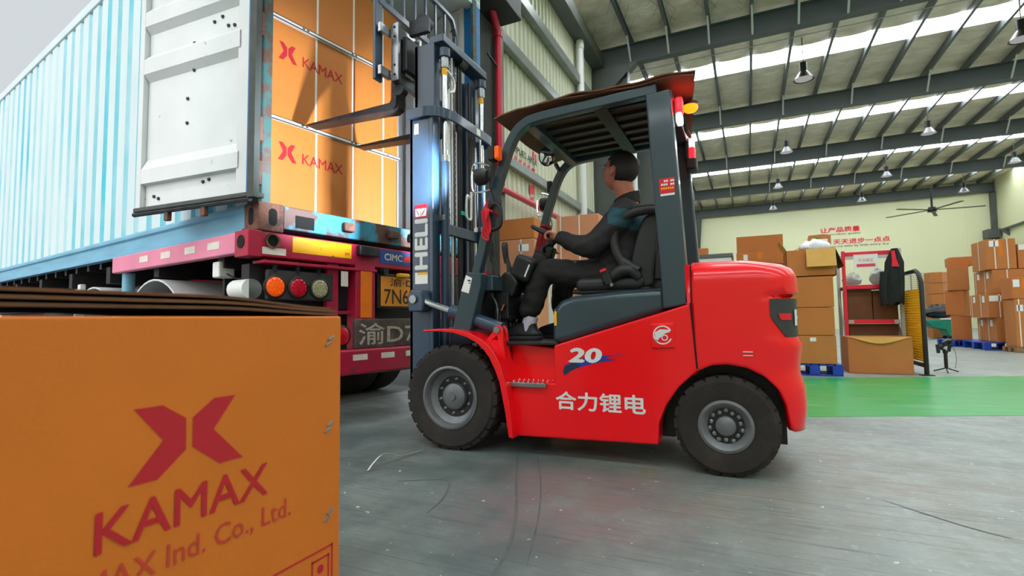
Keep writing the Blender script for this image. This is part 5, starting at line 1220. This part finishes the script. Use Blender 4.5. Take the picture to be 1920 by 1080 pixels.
# stack next to the forklift's tail
pallet('blue plastic pallet under the four-carton stack behind the forklift tail', .46, 7.84, .64, .62, .155, BLUEP)
ga = 'cartons stacked behind the forklift tail'
carton('bottom carton of the stack on the blue pallet behind the forklift tail', .50, 7.85, .157, .54, .55, .375, 0, CARD, papers=((.24, .30, .07, .05),), group=ga)
carton('second carton from the bottom of the stack behind the forklift tail', .49, 7.85, .535, .54, .55, .37, .01, BROWN, group=ga)
carton('third carton from the bottom of the stack behind the forklift tail', .50, 7.85, .908, .54, .55, .415, -.01, BROWN, group=ga)
t = thing('open_carton', 'open-topped carton with a pale front flap hanging down, top of the stack', 'carton', (.79, 8.12, 1.327), 0)
m = MB()
for lo, hi in (((-.29, -.27, 0), (.29, -.262, .36)), ((-.29, .262, 0), (.29, .27, .36)), ((-.29, -.27, 0), (-.282, .27, .36)), ((.282, -.27, 0), (.29, .27, .36)), ((-.29, -.27, 0), (.29, .27, .008))): m.box(lo, hi)
m.build('carton_body', BROWN, t)
MB().obox((.12, -.31, .245), (.34, .006, .25), RX(-.22)).build('front_flap', CARDL, t)
MB().obox((.335, -.02, .24), (.006, .50, .26), RY(-.35)).build('side_flap', CARDD, t)
MB().obox((-.31, 0, .42), (.006, .5, .2), RY(-.5)).build('side_flap', CARDL, t)
t = thing('plastic_bag', 'crumpled white plastic bag lying in the open carton on the tall stack', 'bag', (.86, 8.08, 1.64)); 
def bag(t, s, mat, seed):
    random.seed(seed); m = MB(); n, k = 10, 16; vs = []
    for i in range(n+1):
        for j in range(k):
            t_ = PI*i/n; a_ = 2*PI*j/k; rr = 1+.22*math.sin(3*a_+seed)*math.sin(t_)+.14*random.uniform(-1, 1); vs.append((s[0]*rr*math.sin(t_)*math.cos(a_), s[1]*rr*math.sin(t_)*math.sin(a_), s[2]*(1-math.cos(t_))/2*(1+.15*random.uniform(-1, 1))))
    m.add(vs, [(i*k+j, i*k+(j+1) % k, (i+1)*k+(j+1) % k, (i+1)*k+j) for i in range(n) for j in range(k)]); return m.build('bag', mat, t, smooth=50)
BAGW = pbr('bag_white', S(222, 224, 228), .35, bump=.3, bs=20); BAGG = pbr('bag_grey', S(170, 172, 168), .3, bump=.3, bs=20, var=.15, vs=10)
bag(t, (.17, .14, .20), BAGW, 3)
t = thing('cardboard_offcut', 'cardboard panel with green mark and white paper standing in the top carton', 'cardboard', (.95, 8.25, 1.62))
MB().prism([(-.15, 0), (.14, 0), (.14, .30), (.05, .32), (-.13, .31), (-.16, .2)], 'y', -.004, .004).build('panel', CARD, t)
MB().prism([(-.10, .23), (-.05, .20), (.0, .22), (.0, .27), (-.06, .28)], 'y', -.006, -.004).build('green_mark', pbr('green_ink', S(70, 120, 60), .7), t)
MB().box((.02, -.006, .19), (.10, -.004, .25)).build('paper_label', WHITE, t)
t = thing('cardboard_scraps', 'loose cardboard strips sticking out of the carton behind the forklift tail', 'cardboard', (.62, 8.2, 1.66))
for p, q in (((-.10, 0, 0), (.22, .0, .06)), ((.02, .02, .02), (.16, .02, .13)), ((-.12, .05, .0), (.08, .05, .10))): MB().bar(p, q, .05, .012).build('strip', CARDL, t)
# carton with raised lid further left
gb = 'cartons stacked behind the counterweight'
for k in range(3): carton('plain carton %s in the column behind the counterweight' % ('at the floor', 'second up', 'third up')[k], -.13, 8.6, .02+.52*k, .66, .5, .52, 0, BROWN, group=gb)
t = carton('carton with its big lid flap standing upright behind the counterweight', -.13, 8.6, 1.582, .66, .5, .20, 0, BROWN, papers=((.10, .08, .06, .09),), tape=.5)
MB().obox((0, -.24, .325), (.64, .008, .255), RX(.06)).build('lid_flap', BROWN, t)
t = thing('work_cabinet', 'white cabinet with dark grey top behind the forklift seat', 'cabinet', (-.62, 8.95, 0))
MB().box((-.42, -.3, .0), (.42, .3, 1.74)).build('cabinet_body', GLOSSW, t, bevel=.01); MB().box((-.44, -.32, 1.74), (.44, .32, 1.80)).build('cabinet_top', pbr('cabinet_top_grey', S(96, 100, 98), .4), t, bevel=.006)
MB().box((-.40, -.306, .1), (-.01, -.3, 1.65)).build('cabinet_door', GLOSSW, t); MB().box((.01, -.306, .1), (.40, -.3, 1.65)).build('cabinet_door', GLOSSW, t)
carton('small carton on the white cabinet behind the forklift pillar', -.80, 8.75, 1.80, .24, .2, .12, .2, BROWN)
# big carton in front of the rack
t = carton('wide low carton standing on the floor before the red rack', 1.24, 8.38, 0.0, .73, .55, .50, 0.0, CARD)
m = MB(); vs = []
for i in range(17):
    u = i/16; x = -.355+.71*u; s_ = math.sin(PI*u)**1.3; vs += [(x, -.279, .498), (x, -.283-.015*s_, .498-.09*s_)]
m.add(vs, [(2*i, 2*i+2, 2*i+3, 2*i+1) for i in range(16)]); m.build('sagging_flap', CARDL, t, solid=.004)
# rack
RACKR = pbr('rack_red', S(226, 16, 50), .4); RACKG = pbr('rack_grey', S(176, 178, 176), .45, var=.06, vs=6)
t = thing('storage_rack', 'red and grey storage rack with a white notice board between two shelves', 'rack', (1.68, 9.28, 0))
for x, y, mt in ((-.345, -.26, RACKR), (.345, -.26, RACKG), (-.345, .26, RACKG), (.345, .26, RACKG)): MB().box((x-.022, y-.022, 0), (x+.022, y+.022, 1.76)).build('upright', mt, t, bevel=.004)
for z, mt in ((1.71, RACKR), (1.215, RACKR), (.70, RACKR)):
    MB().box((-.32, -.282, z-.03), (.32, -.25, z+.03)).build('front_beam', mt, t, bevel=.004); MB().box((-.32, .25, z-.03), (.32, .282, z+.03)).build('rear_beam', RACKG, t)
for z in (1.235, .72, .2): MB().box((-.34, -.25, z-.012), (.34, .25, z)).build('shelf', RACKG, t)
for x in (-.345, .345): MB().bar((x, -.26, .25), (x, .26, 1.1), .02, .02).build('side_brace', RACKG, t)
for z in (.70,): 
    for x0_, x1_ in ((-.32, -.25), (.24, .32)): MB().box((x0_, -.284, z-.025), (x1_, -.282, z+.025)).build('beam_end', RACKG, t)
nb = thing('notice_board', 'white notice board with red Chinese characters hung on the red rack', 'sign', (1.61, 8.985, 1.48)); 
MB().box((-.15, -.008, 0), (.15, .0, .215)).build('board', WHITE, nb)
m = MB(); m.text('不合格区', (-.095, -.009, .10), (1, 0, 0), (0, 0, 1), w=.19, h=.055); m.build('board_lettering', pbr('notice_red', S(220, 110, 116), .6), nb)
MB().box((-.115, -.0095, .03), (.115, -.008, .075)).build('red_bar', pbr('notice_bar_red', S(222, 70, 86), .6), nb)
t = thing('plastic_bag', 'grey plastic bag at the left end of the rack\'s upper shelf', 'bag', (1.48, 9.2, 1.235)); bag(t, (.12, .12, .19), BAGG, 5)
t = thing('plastic_bag', 'grey plastic bag in the middle of the rack\'s upper shelf near the jacket', 'bag', (1.79, 9.2, 1.235)); bag(t, (.11, .12, .24), BAGG, 9)
carton('carton on the middle shelf of the red rack, left', 1.37, 9.08, .722, .31, .40, .45, 0, CARDD)
carton('carton on the middle shelf of the red rack, right', 1.69, 9.08, .722, .30, .40, .44, 0, CARDD)
carton('long carton on the lowest shelf of the red rack', 1.38, 9.08, .202, .60, .40, .46, 0, CARDD)
# jacket
t = thing('jacket', 'black jacket with red lining hung over the corner of the red rack', 'jacket', (1.925, 8.95, .93))
m = MB(); n = 26; R_ = []
for i in range(13):
    v = i/12; z = .02+.80*v; w = .135*(1-.25*v) if v < .75 else .135*(1-.25*.75)*(1-(v-.75)/.25*.65); d_ = .055*(1-.2*v); cx = -.03+.055*v
    R_.append([(cx+w*math.cos(a_)*(1+.10*math.sin(5*a_+i*.3)), -.03+d_*math.sin(a_)*(1+.28*math.sin(7*a_+i*.25)), z+(.03*math.sin(4*a_) if i == 0 else 0)) for a_ in [2*PI*j/n for j in range(n)]])
m.add([p for r_ in R_ for p in r_], [(i*n+j, i*n+(j+1) % n, (i+1)*n+(j+1) % n, (i+1)*n+j) for i in range(12) for j in range(n)]+[[12*n+j for j in range(n)]])
m.build('garment', pbr('jacket_cloth', S(20, 26, 28), .8, var=.2, vs=12), t, smooth=60)
m = MB(); P_ = smooth_path([(-.12, -.075, .48), (-.14, -.08, .30), (-.145, -.08, .12), (-.13, -.075, .02)], 4); m.tube(P_, [.05-.0*i for i in range(len(P_))], 10); m.build('sleeve', MATS['jacket_cloth'], t, smooth=60)
MB().prism([(-.03, .56), (.06, .55), (.03, .66), (.015, .79), (-.025, .78), (-.02, .66)], 'y', -.095, -.075).build('lining', RACKR, t)
# yellow guard fence
YEL = pbr('fence_yellow', S(246, 190, 10), .45)
t = thing('safety_fence', 'black framed safety fence with yellow mesh beside the red rack', 'fence', (2.09, 8.33, 0))
MB().tube([(0, 0, .0), (0, 0, 1.22), (0, .10, 1.34), (0, .22, 1.39), (0, .95, 1.39)], .028, 8).build('frame', BLACK, t, smooth=40); MB().box((-.028, .92, 0), (.028, .976, 1.39)).build('post', BLACK, t)
MB().box((-.07, -.07, 0), (.07, .07, .012)).build('foot_plate', BLACK, t); MB().box((-.02, .03, .10), (.02, .92, .15)).build('bottom_rail', BLACK, t)
MB().box((-.015, .03, .15), (.015, .07, 1.14)).build('mesh_edge', YEL, t)
m = MB()
for k in range(28): m.box((-.006, .05, .17+k*.035), (.006, .92, .17+k*.035+.024))
for k in range(12): m.box((-.008, .10+k*.07, .17), (.008, .112+k*.07, 1.14))
m.build('mesh_panel', YEL, t, kind='stuff')
# gimbal stand
t = thing('camera_gimbal', 'black camera gimbal on a small tripod standing on the floor by the fence', 'gimbal', (2.44, 8.86, 0))
for k in range(3):
    a_ = 2*PI*k/3+.35; MB().tube([(0, 0, .06), (math.cos(a_)*.07, math.sin(a_)*.07, .035), (math.cos(a_)*.15, math.sin(a_)*.15, .008)], .009, 6).build('leg', BLACK, t, smooth=50)
MB().cyl((0, 0, .05), (0, 0, .26), .021, 12).build('grip', BLACK, t, smooth=40); MB().cyl((0, 0, .26), (0, 0, .30), .030, 12).build('pan_motor', BLACK, t, smooth=40)
MB().bar((0, 0, .30), (-.07, 0, .33), .025, .03).build('arm', BLACK, t); MB().bar((-.075, 0, .26), (-.085, 0, .38), .03, .035).build('roll_arm', BLACK, t)
MB().cyl((-.06, 0, .34), (-.02, 0, .36), .026, 12).build('roll_motor', BLACK, t, smooth=40); MB().obox((.015, 0, .40), (.09, .06, .065), RY(-.5)).build('camera', BLACK, t, bevel=.008)
MB().cyl((.04, -.03, .42), (.065, -.07, .43), .026, 14).build('lens', DSTEEL, t, smooth=40); MB().obox((.045, 0, .33), (.035, .04, .10), RY(.2)).build('tilt_motor', BLACK, t, bevel=.006)
MB().tube(smooth_path([(.06, 0, .36), (.10, 0, .30), (.115, 0, .18), (.10, 0, .08), (.09, 0, .05)], 5), .003, 5).build('cable', BLACK, t, smooth=50)
# right-hand pallet stacks
pallet('long blue pallet under the tall right-hand carton stack', 4.62, 14.32, 1.35, 1.25, .17, BLUEP)
pallet('blue pallet under the leaning cartons left of the tall stack', 4.42, 15.72, .75, .9, .16, BLUEP)
pallet('short wooden pallet at the right edge of the picture', 4.86, 13.55, .8, .62, .11, WOOD)
gr = 'cartons of the right-hand pallet stack'
pl = lambda: ((.04, .38, .10, .13),)
carton('large top carton of the right-hand stack with two slanting straps', 4.78, 14.40, 1.752, .50, .78, .66, 0, CARD, straps=(.30, .72), tape=.5, papers=((.06, .50, .16, .13),), sidestraps=(.5,), group=gr)
for k, (x, z, h, w) in enumerate(((4.87, .172, .525, .34), (4.76, .70, .52, .42), (4.86, 1.225, .52, .55))):
    for j in range(2): carton('%s layer carton of the right-hand stack, %s' % (('bottom', 'second', 'third')[k], ('front', 'behind')[j]), x, 14.40+.5*j, z, w, .495, h, 0, CARD, straps=(.45, .85)[:1+(k == 1)], tape=.6 if k == 1 else None, papers=((.0+.02, .36, .2, .12),) if k == 1 and j == 0 else (), sidepapers=((.18, .34, .12, .14),), sidestraps=(.8,), group=gr)
for k in range(3): carton('carton at the far right of the pallet stack, %s' % ('at the bottom', 'in the middle', 'third up')[k], 5.44, 14.45, .172+.527*k, .5, .6, .524, 0, CARD, straps=(.3,), group=gr)
carton('carton with white label beside the large top carton, right edge', 5.32, 14.45, 1.755, .55, .6, .53, 0, CARD, papers=((.02, .40, .16, .12),), group=gr)
carton('tall carton with white label on the wooden pallet', 4.90, 13.6, .112, .55, .5, .97, 0, CARD, straps=(.12,), papers=((.03, .72, .1, .13),), tape=.35, group=gr)
carton('upper carton on the wooden pallet column with white label', 4.88, 13.6, 1.085, .55, .5, .44, 0, BROWN, papers=((.02, .24, .1, .15),), tape=.35, group=gr)
gl = 'leaning cartons left of the tall stack'
carton('lowest of the leaning cartons left of the tall stack, with torn top', 4.60, 15.85, .162, .36, .5, .60, -.25, BROWN, group=gl)
carton('narrow middle carton of the leaning column', 4.56, 15.85, .765, .36, .5, .60, -.5, BROWN, group=gl)
carton('tilted tall carton near the top of the leaning column', 4.56, 15.80, 1.37, .40, .5, .60, -.28, CARD, group=gl)
carton('flat carton topping the leaning column', 4.60, 15.9, 1.975, .46, .5, .22, -.1, BROWN, group=gl)
gf = 'cartons in the distance before the back wall'
for k in range(6):
    for j in range(2):
        carton('distant pale carton in the %s, %s column' % (('floor layer', 'second layer', 'third layer', 'fourth layer', 'fifth layer', 'topmost layer')[k], ('left', 'right')[j]), 5.5+.34*j, 21.0+.1*j, .02+.36*k, .33, .6, .355, 0, PINKC if j else CARD, group=gf)
GRM = pbr('green_plastic', S(0, 120, 96), .45, var=.08, vs=4)
t = thing('green_cart', 'green wheeled cart with white rim standing among the distant pallets', 'cart', (5.55, 20.2, 0))
MB().prism([(-.55, .62), (.5, .62), (.5, .12), (.05, .10), (-.02, .30), (-.35, .38)], 'y', -.35, .35).build('tub', GRM, t, bevel=.03); MB().box((-.15, -.37, .62), (.52, .37, .66)).build('rim', GLOSSW, t, bevel=.01)
for x, y in ((.1, -.25), (.42, -.25), (.1, .25), (.42, .25)): MB().cyl((x, y-.03, .06), (x, y+.03, .06), .06, 12).build('wheel', BLACK, t, smooth=40)
MB().box((.15, -.36, .30), (.25, -.352, .40)).build('opening', HOLE, t)
t = thing('black_bags', 'heap of black plastic sacks piled on the green cart', 'sacks', (5.45, 20.2, .66)); bag(t, (.45, .3, .40), pbr('black_sack', S(24, 24, 26), .4, bump=.3, bs=15), 4)
t = thing('wire_cage', 'silver wire cage stacked high in the distance behind the yellow fence', 'cage', (5.4, 22.3, 0))
m = MB()
for z in [.1+.07*k for k in range(31)]:
    m.box((-.45, -.4, z), (.45, -.385, z+.02)); m.box((-.45, -.4, z), (-.435, .4, z+.02))
m.build('wire_rungs', STEEL, t, kind='stuff')
for x in (-.45, 0, .45):
    for y in (-.4, .4): MB().box((x-.015, y-.015, 0), (x+.015, y+.015, 2.24)).build('post', STEEL, t)
# cartons by the left wall beyond the forklift
gw = 'cartons by the wall beyond the forklift'
PK = PINKC
for k, (z, h) in enumerate(((.0, .60), (.602, .60), (1.204, .64), (1.846, .275))):
    carton('pinkish carton by the wall seen past the mast, %s' % ('at the floor', 'second up', 'third up with white label', 'topmost')[k], -2.96, 6.0, z, .50, .48, h, 0, PK if k < 3 else BROWN, straps=(.62,) if k < 3 else (), papers=((.28, h-.16, .14, .09),) if k == 2 else (), group=gw)
for k, (z, h) in enumerate(((.0, .78), (.782, .78), (1.564, .80))):
    carton('pale carton by the wall seen behind the steering wheel, %s' % ('lowest', 'middle', 'topmost')[k], -2.62, 7.3, z, .66, .5, h, 0, PK, straps=(.10, .55), group=gw)
# strap on the floor
t = thing('plastic_strap', 'white plastic packing strap lying curled on the floor by the front tyre', 'strap', (-1.86, 2.40, 0))
P_ = smooth_path([(-1.864, 2.167, .004), (-1.866, 2.21, .03), (-1.872, 2.29, .055), (-1.868, 2.36, .040), (-1.865, 2.43, .012), (-1.846, 2.53, .008), (-1.826, 2.614, .008)], 6); m = MB((1.86, -2.40, 0)); vs = []
for i, p in enumerate(P_):
    d_ = (P_[min(i+1, len(P_)-1)]-P_[max(i-1, 0)]).normalized(); r_ = (d_.cross(Vector((0, 0, 1))).normalized()*.9+Vector((0, 0, .45))).normalized(); vs += [p-r_*.0085+Vector((0, 0, .006)), p+r_*.0085+Vector((0, 0, .006))]
m.add(vs, [(2*i, 2*i+1, 2*i+3, 2*i+2) for i in range(len(P_)-1)]); m.build('strap_band', STRAP, t, solid=.001)

bpy.data.scenes.remove(TMP)
